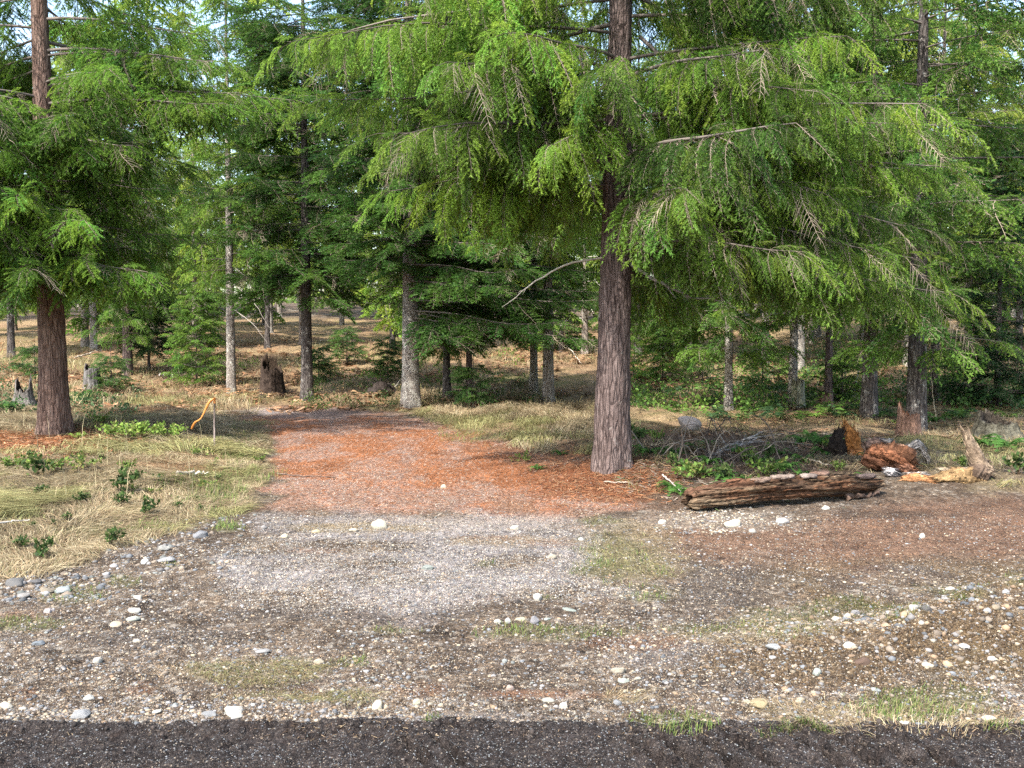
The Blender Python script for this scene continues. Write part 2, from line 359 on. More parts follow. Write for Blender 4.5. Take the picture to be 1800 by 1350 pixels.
def ground_color(x, y, z):
    u, v = project(x, y, z)
    front = y > 1.0
    u = np.where(front, u, x * 300 + 900); v = np.where(front, v, 1500)
    sh = x.shape + (3,)
    f1 = fbm(x * 2.2, y * 2.2, 301, 4)[..., None]; f2 = fbm(x * 7, y * 7, 302, 4)[..., None]; f3 = vn(x * 34, y * 34, 303)[..., None]; f4 = vn(x * 75, y * 75, 304)[..., None]
    c = np.zeros(sh) + np.array([.185, .142, .105])
    c = c * (1 - .8 * np.clip(f1 - .42, 0, 1)) ; c = c + (f2 - .5) * np.array([.22, .175, .13])
    def lay(m, col, amt=1.0):
        nonlocal c
        m = (m * amt)[..., None]; c = c * (1 - m) + np.array(col) * m
    # speckle of small stones: pale, tan and blue-grey
    sp = (f3[..., 0] > .74) & (f2[..., 0] > .40); lay(sp * .7, (.46, .42, .36))
    sp2 = (f4[..., 0] < .2) & (f1[..., 0] > .40); lay(sp2 * .4, (.17, .175, .18))
    # straw and bracken slope behind
    mb = pmask(u, v, P_BACK, 9, 16, x, y, .9, 3)
    tan = np.array([.46, .34, .20]) * (.62 + .76 * f1) + (f2 - .5) * np.array([.14, .10, .07])
    c = c * (1 - mb[..., None]) + tan * mb[..., None]
    pk = sst(.48, .62, fbm(x * .55, y * .55, 311, 3)) * mb; lay(pk, (.36, .225, .14), .6)
    gk = sst(.55, .68, fbm(x * .7 + 5, y * .7, 313, 3)) * mb; lay(gk, (.14, .17, .05), .55)
    # shaded litter area behind the log
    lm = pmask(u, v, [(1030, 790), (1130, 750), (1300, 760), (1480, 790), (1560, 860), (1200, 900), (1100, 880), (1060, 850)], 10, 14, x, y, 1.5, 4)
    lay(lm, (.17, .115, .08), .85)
    # left bank
    ml = pmask(u, v, P_BANK, 10, 22, x, y, 1.2, 5)
    strawc = np.array([.25, .20, .115]) * (.55 + .9 * f1) + (f2 - .5) * np.array([.18, .15, .08])
    c = c * (1 - ml[..., None]) + strawc * ml[..., None]
    lay(emask(u, v, 330, 815, 110, 22, x, y, 3) * ml, (.36, .22, .12), .8)
    # red track
    mr = pmask(u, v, P_ROAD, 20, 40, x, y, 1.9, 6)
    rc = np.array([.43, .185, .09]) * (.72 + .5 * f1) + (f2 - .5) * np.array([.16, .085, .05])
    mr = mr * (1 - .55 * sst(840, 905, v) * sst(.35, .62, fbm(x * 3.1, y * 1.6, 322, 4)))
    c = c * (1 - mr[..., None]) + rc * mr[..., None]
    gr = sst(.44, .74, fbm(x * 2.6 + 3, y * 1.1, 321, 4) + .16 * np.exp(-((x + 2.55 + .12 * (y - 11)) / .45) ** 2) + .15 * np.exp(-((x + 1.35 + .06 * (y - 11)) / .35) ** 2) + .22 * sst(11.8, 9.6, y) - .03)
    lay(gr * mr * np.clip((f3[..., 0] * .6 + f4[..., 0] * .6 - .3) * 2.2, 0, 1), (.40, .33, .30), .72)
    lay(mr * (f4[..., 0] > .80), (.58, .46, .38), .75)
    lay(emask(u, v, 560, 728, 130, 10, x, y, 8), (.25, .2, .185), .85)  # tree shade at the track's far end, painted in as purple-grey
    lay(emask(u, v, 470, 723, 60, 6, x, y, 9), (.42, .38, .37), .8)
    lay(emask(u, v, 960, 830, 120, 34, x, y, 10) * mr, (.33, .13, .055), .6)
    # grey crushed gravel
    mg = pmask(u, v, P_GREY, 30, 50, x, y, 1.9, 7)
    gc = np.array([.36, .335, .335]) * (.62 + .76 * f2) + (f3 - .5) * .34
    amt = .8 * mg * sst(.26, .62, fbm(x * 2.1, y * 2.1, 331, 4))
    c = c * (1 - amt[..., None]) + gc * amt[..., None]
    lay(emask(u, v, 800, 918, 240, 12, x, y, 11), (.46, .40, .36), .6)
    lay(emask(u, v, 640, 928, 150, 9, x, y, 12), (.30, .24, .15), .85)
    lay(emask(u, v, 880, 950, 120, 10, x, y, 13), (.32, .25, .17), .8)
    # dark packed patches
    for q, e in enumerate([(1280, 1040, 120, 42), (1230, 1180, 120, 36), (560, 1080, 240, 18), (200, 1120, 200, 16), (1560, 985, 160, 22), (640, 1196, 90, 6), (1690, 1095, 120, 14), (1290, 1190, 60, 40)]):
        lay(emask(u, v, *e, x, y, 20 + q), (.125, .105, .09), .7)
    for q, e in enumerate([(1180, 1160, 100, 24), (1370, 1080, 60, 10), (1290, 1130, 80, 14), (830, 1262, 140, 12)]):
        lay(emask(u, v, *e, x, y, 30 + q), (.28, .25, .235), .5)
    # red-brown soil on the right
    m2 = pmask(u, v, P_RED_R, 26, 36, x, y, 1.5, 8)
    r2 = np.array([.25, .15, .10]) * (.55 + .9 * f1) + (f2 - .5) * np.array([.14, .09, .06])
    c = c * (1 - .85 * m2[..., None]) + r2 * .85 * m2[..., None]
    m3 = sst(1250, 1500, u) * sst(960, 1010, v) * sst(1270, 1210, v) * sst(.38, .55, f1[..., 0])
    lay(m3, (.21, .145, .075), .6)
    lay(emask(u, v, 1480, 1165, 230, 40, x, y, 47), (.135, .095, .055), .8)
    lay(emask(u, v, 1740, 1170, 140, 50, x, y, 48), (.17, .125, .065), .7)
    lay(emask(u, v, 1250, 915, 150, 18, x, y, 40), (.40, .35, .29), .6)
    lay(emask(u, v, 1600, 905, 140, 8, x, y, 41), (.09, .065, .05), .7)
    for q, e in enumerate(STRAW): lay(emask(u, v, *e, x, y, 50 + q), (.38, .31, .18), .42)
    for q, e in enumerate(REDS): lay(emask(u, v, *e, x, y, 80 + q), (.29, .16, .10), .38)
    for q, e in enumerate(GREEN): lay(emask(u, v, *e, x, y, 110 + q), (.17, .175, .07), .42)
    # needle litter under the two big trees
    lay(emask(u, v, 70, 778, 150, 24, x, y, 42), (.35, .15, .06), .95)
    lay(emask(u, v, 1060, 838, 110, 42, x, y, 43), (.27, .105, .05), .9)
    lay(emask(u, v, 950, 790, 90, 26, x, y, 44), (.21, .13, .09), .8)
    lay(emask(u, v, 200, 715, 110, 12, x, y, 45), (.33, .16, .085), .6)
    # road in front, coloured darker than the clearing behind its uneven edge
    edge = 4.16 + .10 * (fbm(x * 1.1, x * 0 + .3, 51, 3) - .5) * 2
    mo = (1 - sst(-.015, .015, y - edge + (f2[..., 0] - .5) * .05))
    dk = np.array([.056, .047, .044]) * (.55 + .9 * f2) + (f4 - .5) * .05
    c = c * (1 - mo[..., None]) + dk * mo[..., None]
    return np.clip(c * .74, .012, .8)
def axis_x():
    a = np.arange(-3.2, 3.2001, .016); b = 3.2 + .016 * np.cumsum(1.012 ** np.arange(1, 160)); b = b[b < 9]
    o = [9.05]; st = .08
    while o[-1] < 420: st *= 1.09; o.append(o[-1] + st)
    p = np.concatenate([b, o]); return np.concatenate([-p[::-1], a, p])
def axis_y():
    a = [3.4]
    while a[-1] < 24: a.append(a[-1] + .0105 * (a[-1] / 3.8) ** 1.25)
    st = .12
    while a[-1] < 600: st *= 1.035; a.append(a[-1] + st)
    b = [3.38]; st = .03
    while b[-1] > -220: st *= 1.12; b.append(b[-1] - st)
    return np.array(b[::-1] + a)
def build_ground():
    xs, ys = axis_x(), axis_y()
    X, Y = np.meshgrid(xs, ys); Z = H(X, Y)
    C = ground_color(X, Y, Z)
    nx, ny = len(xs), len(ys)
    i = np.arange(ny - 1)[:, None] * nx; j = np.arange(nx - 1)[None]
    Q = np.stack([i + j, i + j + 1, i + nx + j + 1, i + nx + j], -1).reshape(-1, 4)
    me = new_mesh('ground', np.stack([X, Y, Z], -1).reshape(-1, 3), Q, M_GROUND, C.reshape(-1, 3), True)
    tag(link('ground', me), kind='structure')
    print('ground', nx, ny)
build_ground()

# ------------------------------------------------------------------ stones
rng = np.random.default_rng(7)
STONE_COLS = np.array([(.52, .48, .40), (.46, .39, .29), (.36, .35, .35), (.20, .215, .235), (.30, .25, .20), (.42, .30, .2), (.26, .28, .27), (.66, .62, .55)])
def gravel():
    g = Geo(); V1, T1 = ICO1
    shapes = [rock_shape(rng, ICO1, .6, .8)[0] for _ in range(14)]
    oct_v = np.array([(1, 0, 0), (-1, 0, 0), (0, 1, 0), (0, -1, 0), (0, 0, 1), (0, 0, -1)], float)
    oct_t = np.array([(0, 2, 4), (2, 1, 4), (1, 3, 4), (3, 0, 4), (2, 0, 5), (1, 2, 5), (3, 1, 5), (0, 3, 5)])
    def scatter(n, box, size, dens, big, cw):
        u = rng.uniform(box[0], box[1], n); vv = rng.uniform(box[2], box[3], n)
        a = (u - CX) / F_PX; b = (CY - vv) / F_PX; dz = -sp_ + b * cp; t = CAM_H / -dz
        x = a * t; y = (cp + b * sp_) * t
        p = dens(u, vv, x, y); k = rng.random(n) < p; x, y, u, vv = x[k], y[k], u[k], vv[k]
        z = H(x, y); m = len(x)
        s = size[0] * (size[1] / size[0]) ** (rng.random(m) ** 2.2)
        ci = rng.choice(len(STONE_COLS), m, p=cw); cc = STONE_COLS[ci] * rng.uniform(.3, .8, (m, 1))
        ang = rng.uniform(0, 6.283, m); ca, sa = np.cos(ang), np.sin(ang)
        si = rng.integers(0, 14, m)
        S = (np.stack(shapes)[si] if big else oct_v[None] * rng.uniform(.6, 1.1, (m, 6, 1)) * np.array([1, .8, .6]))
        Vx = (S[..., 0] * ca[:, None] - S[..., 1] * sa[:, None]) * s[:, None] + x[:, None]
        Vy = (S[..., 0] * sa[:, None] + S[..., 1] * ca[:, None]) * s[:, None] + y[:, None]
        Vz = S[..., 2] * s[:, None] + z[:, None] - s[:, None] * .05
        nv = S.shape[1]; T = (T1 if big else oct_t)
        F = (np.arange(m)[:, None, None] * nv + T[None]).reshape(-1, 3)
        g.add(np.stack([Vx, Vy, Vz], -1).reshape(-1, 3), None, F, np.repeat(cc, nv, 0))
        return m
    def d_near(u, v, x, y):
        base = .35 + .65 * sst(.35, .62, fbm(x * 1.6, y * 1.6, 401, 3))
        bank = pmask(u, v, P_BANK, 12, 20, x, y, 1.2, 5)
        onr = (y < 4.13)
        stonyL = emask(u, v, 110, 1030, 190, 30, x, y, 201) + emask(u, v, 300, 975, 140, 45, x, y, 202) + .12 * emask(u, v, 1650, 1130, 300, 80, x, y, 203) + emask(u, v, 300, 1250, 420, 26, x, y, 204)
        return np.clip(base * .75 + stonyL, 0, 1) * (1 - .93 * bank) * np.where(onr, .03, 1)
    n1 = scatter(17000, (-60, 1860, 905, 1290), (.006, .016), d_near, True, [.05, .17, .22, .2, .2, .09, .06, .01])
    n2 = scatter(150000, (-60, 1860, 880, 1300), (.003, .0095), lambda u, v, x, y: (d_near(u, v, x, y) * .75 + .25) * np.where(y < 4.15, .04, 1), False, [.07, .20, .18, .15, .22, .1, .07, .01])
    n3 = scatter(26000, (380, 1120, 715, 930), (.005, .013), lambda u, v, x, y: pmask(u, v, P_ROAD, 8, 10, x, y, 1.3, 6) * (.2 + .8 * sst(.44, .66, fbm(x * 2.6 + 3, y * 1.1, 321, 4))), False, [.26, .2, .12, .03, .07, .18, .02, .12])
    n4 = scatter(46000, (360, 1120, 880, 1075), (.004, .012), lambda u, v, x, y: pmask(u, v, P_GREY, 20, 40, x, y, 1.9, 7), False, [.22, .1, .3, .16, .04, .04, .04, .10])
    n5 = scatter(1900, (-60, 520, 900, 1060), (.010, .036), lambda u, v, x, y: np.clip(emask(u, v, 60, 1030, 150, 30, x, y, 205) + .8 * emask(u, v, 290, 975, 130, 44, x, y, 206) + .4 * emask(u, v, 420, 930, 60, 30, x, y, 206), 0, 1), True, [.03, .07, .24, .32, .24, .0, .1, .0])
    n6 = scatter(2400, (1150, 1460, 885, 960), (.007, .02), lambda u, v, x, y: emask(u, v, 1270, 915, 130, 22, x, y, 207), True, [.25, .27, .2, .08, .08, .06, .02, .04])
    n7 = scatter(16000, (-60, 1860, 1275, 1350), (.002, .008), lambda u, v, x, y: .6 + 0 * u, False, [0, .0, .04, .62, .24, 0, .10, 0])
    n8 = scatter(9000, (1240, 1860, 1050, 1260), (.006, .026), lambda u, v, x, y: .28 * emask(u, v, 1620, 1130, 330, 70, x, y, 208), True, [.03, .12, .12, .14, .42, .13, .04, .0])
    o = link('gravel', g.mesh('gravel', M_STONE)); tag(o, 'small mixed gravel strewn over the dirt clearing', 'gravel', kind='stuff')
    print('gravel', n1, n2, n3, n4, n5, n6, n7, n8)
gravel()
ROCKS = [  # u, v of the foot, width px, height ratio, colour, label
 (665, 930, 32, .8, (.62, .58, .47), 'blocky cream rock at the near end of the red dirt track'),
 (1290, 927, 34, .55, (.60, .57, .48), 'cream wedge-shaped rock on gravel in front of the fallen log'),
 (1376, 922, 26, .6, (.48, .46, .44), 'grey pointed rock right of the cream wedge in front of the log'),
 (1323, 938, 16, .7, (.5, .47, .42), 'dull upright pale stone just below the cream wedge rock'),
 (1452, 897, 16, .6, (.58, .55, .5), 'pale stone tucked under the middle of the fallen log'),
 (410, 1262, 40, .36, (.68, .65, .58), 'long flat white stone by the edge of the dark road'),
 (8, 1250, 24, .65, (.66, .62, .52), 'white rounded stone cut by the left frame edge beside the dark road'),
 (38, 1253, 16, .6, (.62, .58, .5), 'small white cobble right of the stone cut by the frame edge'),
 (274, 1257, 18, .5, (.64, .62, .55), 'small white cobble left of the long flat white stone'),
 (365, 1262, 32, .4, (.28, .29, .30), 'grey slab touching the long flat white stone'),
 (140, 1262, 34, .45, (.32, .33, .34), 'flat grey slab near the dark road, lower left corner'),
 (155, 1233, 22, .5, (.56, .56, .52), 'pale stone alone above the flat grey slab'),
 (663, 1249, 22, .85, (.66, .62, .5), 'white egg-shaped cobble tipped on a crumbled brown clod'),
 (733, 1242, 17, .8, (.6, .55, .42), 'cream cobble right of the egg-shaped white cobble'),
 (991, 1249, 17, .85, (.62, .58, .52), 'white cobble before the bare patch, lower centre'),
 (965, 1240, 26, .4, (.4, .4, .35), 'low grey-green slab left of the white cobble in the lower centre'),
 (1086, 1240, 16, .8, (.27, .28, .29), 'small blue-grey cobble right of the low grey-green slab'),
 (1088, 1187, 30, .5, (.42, .38, .31), 'angular tan rock leaning against a grey one'),
 (1097, 1201, 22, .6, (.38, .42, .38), 'grey angular rock under the leaning tan one'),
 (1121, 1198, 14, .65, (.55, .52, .42), 'small yellowish cobble right of the leaning pair of rocks'),
 (897, 1213, 16, .95, (.48, .38, .33), 'round pinkish cobble on bare brown soil'),
 (945, 1057, 16, .95, (.66, .63, .56), 'white triangular stone on the grey gravel patch'),
 (910, 1063, 13, .9, (.09, .08, .075), 'black pointed stone beside the white triangular one'),
 (875, 1097, 15, .8, (.66, .63, .56), 'white cobble, left one of a close pair on mossy ground'),
 (893, 1097, 13, .9, (.55, .55, .55), 'light grey cobble, right one of a close pair on mossy ground'),
 (915, 1092, 20, .55, (.52, .49, .36), 'yellowish stone just right of the close pair of cobbles'),
 (940, 1096, 18, .8, (.3, .3, .32), 'grey stone right of the yellowish stone by the mossy strip'),
 (962, 1094, 14, .6, (.36, .42, .39), 'greenish stone ending the row by the mossy strip'),
 (1000, 1077, 30, .3, (.3, .34, .31), 'thin green-grey slab at the lower rim of the grey gravel'),
 (1050, 1080, 12, .8, (.06, .055, .05), 'small black stone right of the thin green-grey slab'),
 (1336, 1245, 34, .55, (.40, .33, .2), 'large tan cobble half sunk at the foot of the gravel ridge'),
 (1314, 1237, 14, .7, (.5, .45, .35), 'small pale stone touching the large tan cobble'),
 (1517, 1176, 32, .55, (.15, .1, .075), 'dark brown cobble sitting on the gravel ridge'),
 (1495, 1147, 23, .6, (.68, .64, .57), 'smooth white cobble above the dark brown cobble on the ridge'),
 (1695, 1147, 22, .5, (.66, .63, .57), 'oval white cobble lying on the ridge toward its right end'),
 (1746, 1162, 19, .55, (.66, .63, .57), 'second oval white cobble, a step right and below the first'),
 (1632, 1179, 22, .5, (.58, .52, .42), 'cream tilted cobble between the brown cobble and the oval whites'),
 (1437, 1189, 16, .8, (.42, .46, .42), 'pale green cobble on the left part of the gravel ridge'),
 (1363, 1144, 32, .5, (.36, .38, .39), 'grey flat-topped rock at the left end of the gravel ridge'),
 (1607, 1079, 20, .5, (.6, .57, .52), 'pale stone on the crest of the gravel ridge'),
 (1630, 1075, 21, .65, (.13, .125, .12), 'dark grey wedge stone on the crest beside the pale one'),
 (1470, 1091, 14, .6, (.62, .58, .5), 'small white stone at the left end of the grass strip by the ridge'),
 (1490, 1086, 15, .5, (.62, .6, .53), 'flat white stone right of the small white one near the grass strip'),
 (1671, 1038, 16, .4, (.6, .56, .48), 'flat cream stone on the brown dirt above the ridge crest'),
 (1622, 946, 11, .95, (.68, .65, .58), 'white upright stone standing out on the red-brown dirt'),
 (1165, 922, 17, .6, (.66, .62, .55), 'white stone at the left end of the fallen log'),
 (1022, 950, 12, .6, (.64, .62, .56), 'small white stone above the grass tufts, middle right'),
 (970, 982, 18, .65, (.46, .42, .34), 'tan stone on the upper edge of the grey gravel'),
 (750, 1003, 24, .45, (.28, .31, .29), 'flat green-grey stone on the grey gravel, shadow under it'),
 (905, 932, 18, .55, (.62, .58, .48), 'cream stone right of the cream block at the track end'),
 (1112, 1140, 12, .4, (.66, .63, .57), 'thin white flake on the brown soil below the mossy strip'),
 (240, 1056, 18, .55, (.64, .6, .5), 'white stone above a yellowish one on the left gravel'),
 (235, 1079, 24, .55, (.62, .6, .54), 'broad white stone under the white stone on the left gravel'),
 (232, 1092, 26, .45, (.46, .48, .42), 'grey-green stone lowest of the three stacked up the left gravel'),
 (85, 1078, 20, .5, (.42, .38, .38), 'purplish grey stone beside the left grass tuft'),
 (202, 1101, 22, .4, (.52, .44, .34), 'tan flat stone left of the three pale ones'),
 (66, 1135, 26, .4, (.22, .25, .28), 'blue-grey flat stone alone on dark soil at left'),
 (170, 1167, 18, .8, (.62, .59, .52), 'white angular stone on dark soil, left'),
 (240, 1130, 16, .6, (.6, .56, .48), 'cream stone right of the blue-grey flat one'),
 (254, 992, 15, .8, (.68, .66, .6), 'white stone among the grey slabs at the bank foot'),
 (350, 948, 28, .5, (.24, .25, .27), 'dark grey slab standing out below the grassy bank'),
 (285, 968, 26, .5, (.36, .36, .34), 'grey slab uppermost of the rubble below the bank'),
 (290, 988, 36, .35, (.33, .34, .35), 'long grey slab right of the white stone in the rubble'),
 (108, 1046, 32, .45, (.34, .38, .39), 'blue-grey slab in front of the rubble by the left grass tuft'),
 (22, 1030, 40, .4, (.17, .17, .17), 'dark slab on top of the rubble at the left edge'),
 (62, 1026, 24, .5, (.14, .14, .145), 'dark wedge stone right of the top slab in the left rubble'),
 (80, 1042, 30, .4, (.30, .26, .2), 'brown slab in the middle of the left rubble'),
 (40, 1052, 26, .4, (.3, .29, .28), 'grey-brown slab lowest in the left rubble'),
 (560, 1168, 20, .6, (.5, .44, .34), 'tan cobble right of the straw patch, lower left'),
 (460, 1150, 28, .4, (.34, .34, .34), 'grey flat stone behind the straw patch, lower left'),
 (500, 945, 16, .55, (.6, .55, .42), 'yellow-white stone left of the cream block, at the gravel edge'),
 (555, 938, 18, .5, (.52, .45, .3), 'yellowish stone between the gravel edge and the cream block'),
 (620, 935, 16, .6, (.6, .56, .46), 'cream stone immediately left of the cream block'),
 (780, 858, 12, .8, (.62, .57, .44), 'yellow-white stone lying alone on the red track'),
 (1736, 1084, 18, .6, (.42, .43, .45), 'grey stone high on the right end of the gravel ridge'),
 (1540, 1222, 22, .5, (.38, .42, .42), 'grey-green stone low on the near face of the ridge'),
 (1590, 1280, 22, .4, (.62, .58, .5), 'flat pale stone in straw beside the dark road, lower right'),
 (1740, 1268, 26, .4, (.64, .6, .52), 'pale slab in straw at the lower right, near the dark road'),
 (1505, 1083, 16, .5, (.3, .3, .31), 'dark stone right of the flat white one near the grass strip')]
rock_meshes = []
def rock_mesh(col, k):
    r2 = np.random.default_rng(900 + k); grey = max(col) < .45; V, T = rock_shape(r2, ICO3, 1.0, (1.1 if grey else .45) + .5 * r2.random())
    c = np.array(col) * .62 * (1 + .12 * (r2.random((len(V), 1)) - .5))
    return new_mesh('rock', V, T, M_STONE, c, k >= 300 or not grey)
ground_xy_used = []
for k, (u, v, w, hr, col, lab) in enumerate(ROCKS):
    p = ground_at(u, v); r = w / F_PX * p[1] / 2
    o = link('rock', rock_mesh(col, k)); o.location = (p[0], p[1] + r * .4, p[2] + r * hr * .3)
    o.scale = (r, r * .85, r * hr * 1.05); o.rotation_euler = (rng.uniform(-.1, .1), rng.uniform(-.16, .16), rng.uniform(-.4, .4))
    tag(o, lab, 'rock', 'loose rocks on the clearing')
#VEG
# ------------------------------------------------------------------ conifers
def unit(v): return v / (np.linalg.norm(v, axis=-1, keepdims=True) + 1e-9)
def needles_on(rng, B, D, spread, nl, nw, flat):
    """needle triangles at base points B growing along finger direction D (both (N,3))"""
    n = len(B)
    a = unit(np.cross(D, np.array([0, 0, 1.0]) + rng.normal(0, .05, (n, 3)))); b = np.cross(a, D)
    ps = rng.uniform(0, 6.283, n)
    side = np.cos(ps)[:, None] * a + np.sin(ps)[:, None] * b * flat
    dr = unit(D * math.cos(spread) + side * math.sin(spread) + rng.normal(0, .12, (n, 3)))
    w = unit(np.cross(dr, rng.normal(size=(n, 3)))) * nw * .5
    L = (nl * rng.uniform(.7, 1.15, n))[:, None]
    return np.stack([B - w, B + w, B + dr * L], 1)
def ribbon(P, w, rng):
    """two crossed flat strips along points P: triangles (M,3,3)"""
    out = []
    P = np.asarray(P); t = unit(np.gradient(P, axis=0))
    for q in range(2):
        s = unit(np.cross(t, np.array([.2, .3, 1.0]) if q == 0 else np.array([1.0, .2, .1])))
        ww = np.linspace(w, w * .35, len(P))[:, None] * s
        A, B = P - ww, P + ww
        out.append(np.stack([A[:-1], B[:-1], B[1:]], 1)); out.append(np.stack([A[:-1], B[1:], A[1:]], 1))
    return np.concatenate(out)
def make_spray(rng, n=7, Ls=.55, flen=.2, nneed=30, nl=.03, nw=.008, spread=.95, flat=.75, fang=.85, droop=.25, fdroop=.3, bare=.12, tw=.003, core=.3):
    """one leafy branchlet along +Y: needles, tints, twig ribbons. core: share of twig that stays bare on fingers"""
    T, tint, W = [], [], []
    ax = lambda t: np.array([0.04 * math.sin(t * 4), t * Ls, -droop * Ls * t * t])
    W.append(ribbon(np.array([ax(t) for t in np.linspace(0, 1, 6)]), tw, rng))
    fing = [(1.0, 0)]
    for i in range(n):
        for sgn in (-1, 1):
            t = bare + (1 - bare) * (i + .5 + rng.uniform(-.3, .3)) / n
            fing.append((t, sgn))
    for t, sgn in fing:
        p0 = ax(min(t, 1)); fl = flen * (1 - .5 * t) * rng.uniform(.75, 1.2) * (1.25 if sgn else .8)
        an = (fang * rng.uniform(.75, 1.2)) * sgn
        d = unit(np.array([math.sin(an), math.cos(an), rng.normal(.02, .16)]))
        m = max(4, int(nneed * fl / flen))
        s = (np.arange(m) + .5 + rng.uniform(-.4, .4, m)) / m
        s = core * .5 + s * (1 - core * .5)
        dd = fdroop * rng.uniform(.4, 1.5)
        B = p0 + d * (fl * s)[:, None]; B[:, 2] -= dd * fl * s * s
        D = np.repeat(d[None], m, 0); D[:, 2] -= 2 * dd * s; D = unit(D)
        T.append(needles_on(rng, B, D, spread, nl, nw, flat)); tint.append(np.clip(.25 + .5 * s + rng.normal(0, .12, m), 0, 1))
        if tw > .0025: W.append(ribbon(np.stack([p0, p0 + d * fl * .5 - [0, 0, dd * fl * .25], p0 + d * fl - [0, 0, dd * fl]]), tw * .6, rng))
    return np.concatenate(T), np.concatenate(tint), np.concatenate(W)

class Crown:
    def __init__(s, sprays, seed, dark, light, tipc=None):
        s.sp = sprays; s.rng = np.random.default_rng(seed); s.dark, s.light = np.array(dark), np.array(light)
        s.place = []; s.bare = []; s.wood = Geo(); s.n_br = 0
    def spray(s, P, d, scale, tint=0.0, roll=.15):
        s.place.append((P, d, scale, tint, s.rng.integers(len(s.sp)), s.rng.normal(0, roll)))
    def bare_spray(s, P, d, scale): s.bare.append((P, d, scale, 0, s.rng.integers(len(s.sp)), s.rng.normal(0, .6)))
    def branch(s, P0, az, L, el=.1, sag=.25, up=.1, r0=.03, step=.13, sl=1.0, hang=.35, start=.22, sang=.95, wood_col=(.13, .11, .095), twigs=1.0, tint=0, prof=.45, ns=5):
        rg = s.rng
        t = np.linspace(0, 1, 9)
        az2 = az + rg.normal(0, .12) * t
        rad = L * t * math.cos(el)
        z = L * (math.sin(el) * t - sag * t ** 2 + up * t ** 4)
        wob = .02 * L * np.sin(t * 9 + rg.uniform(0, 6)) * t
        P = P0 + np.stack([np.cos(az2) * rad - np.sin(az) * wob, np.sin(az2) * rad + np.cos(az) * wob, z + wob * .5], -1)
        V, Q, T = tube(P, r0 * (1 - .85 * t), ns, False); s.wood.add(V, Q, T, np.array(wood_col) * rg.uniform(.75, 1.35))
        n = max(3, int(L * (1 - start) / step)); s.n_br += 1
        bt = rg.normal(0, .27) + tint
        for i in range(n):
            for sgn in (-1, 1):
                tt = start + (1 - start) * (i + rg.uniform(.1, .9)) / n
                if rg.random() > twigs: continue
                f = tt * 8; k = min(int(f), 7); p = P[k] + (P[k + 1] - P[k]) * (f - k)
                tg = unit(P[k + 1] - P[k]); ang = sgn * sang * rg.uniform(.65, 1.25)
                d = np.array([tg[0] * math.cos(ang) - tg[1] * math.sin(ang), tg[0] * math.sin(ang) + tg[1] * math.cos(ang), tg[2] * .6])
                d = unit(d); d[2] -= hang * rg.uniform(.2, 1.7); d = unit(d)
                taper = min(1.0, .35 + 1.6 * (1 - tt)) * (prof + (1 - prof) * min(1, (tt - start) / .3 + .25))
                if rg.random() < .10: s.bare_spray(p, d, sl * rg.uniform(.6, 1.1)); continue
                s.spray(p, d, sl * taper * rg.uniform(.6, 1.4), bt + rg.normal(0, .15) + .25 * (tt - .5))
            if rg.random() < twigs * .8:
                d = unit(tg + rg.normal(0, .35, 3) + np.array([0, 0, .25])); s.spray(p, d, sl * .55 * rg.uniform(.7, 1.2), bt + rg.normal(.05, .12))
        s.spray(P[-1], unit(unit(P[-1] - P[-2]) - np.array([0, 0, hang * .4])), sl * .8, bt + .2)
        s.spray(P[-2], unit(unit(P[-1] - P[-2]) - np.array([0, 0, hang * .4])), sl * .8, bt + .2)
    def mesh(s, name, wood_mat=None):
        VV, CC, MI = [], [], []
        for k, (T, ti, W) in enumerate(s.sp):
            pl = [q for q in s.place if q[4] == k]; nl_ = len(pl); pl = pl + [q for q in s.bare if q[4] == k]
            if not nl_: continue
            P = np.array([q[0] for q in pl]); D = np.array([q[1] for q in pl]); sc = np.array([q[2] for q in pl]); tt = np.array([q[3] for q in pl]); ro = np.array([q[5] for q in pl])
            upv = np.array([0, 0, 1.0]) + np.zeros_like(D); steep = np.abs(D[:, 2]) > .93; upv[steep] = (1, .2, 0)
            X = unit(np.cross(D, upv)); Zv = np.cross(X, D)
            X2 = X * np.cos(ro)[:, None] + Zv * np.sin(ro)[:, None]; Z2 = np.cross(X2, D)
            M = np.stack([X2, D, Z2], -1) * sc[:, None, None]
            for geom, isw in ((T, 0), (W, 1)):
                m = len(pl) if isw else nl_; n = len(geom)
                v = np.einsum('mij,tkj->mtki', M[:m], geom) + P[:m, None, None]
                if isw:
                    c = np.empty((m, n, 3)); c[:] = (.17, .14, .11); c *= s.rng.uniform(.6, 1.7, (m, 1, 1)); c[nl_:] *= 1.5
                else:
                    f = np.clip(ti[None] + tt[:m, None], 0, 1.15)[..., None]
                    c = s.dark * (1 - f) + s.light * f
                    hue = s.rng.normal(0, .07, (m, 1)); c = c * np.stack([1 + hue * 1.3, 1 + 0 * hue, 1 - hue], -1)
                VV.append(v.reshape(-1, 3)); CC.append(np.repeat(c.reshape(-1, 3), 3, 0)); MI.append(np.full(m * n, isw))
        nv = sum(len(v) for v in VV); F = np.arange(nv).reshape(-1, 3); mi = np.concatenate(MI)
        fs = [F]
        V, C = np.concatenate(VV), np.clip(np.concatenate(CC), .004, 1)
        if s.wood.v:
            Wv = np.concatenate(s.wood.v); Wq = np.concatenate(s.wood.q); V = np.concatenate([V, Wv]); C = np.concatenate([C, np.concatenate(s.wood.c)])
            fs.append(Wq + nv); mi = np.concatenate([mi, np.full(len(Wq), 1)])
        return new_mesh(name, V, fs, [M_NEEDLE, wood_mat or M_TWIG], C, False, mi)
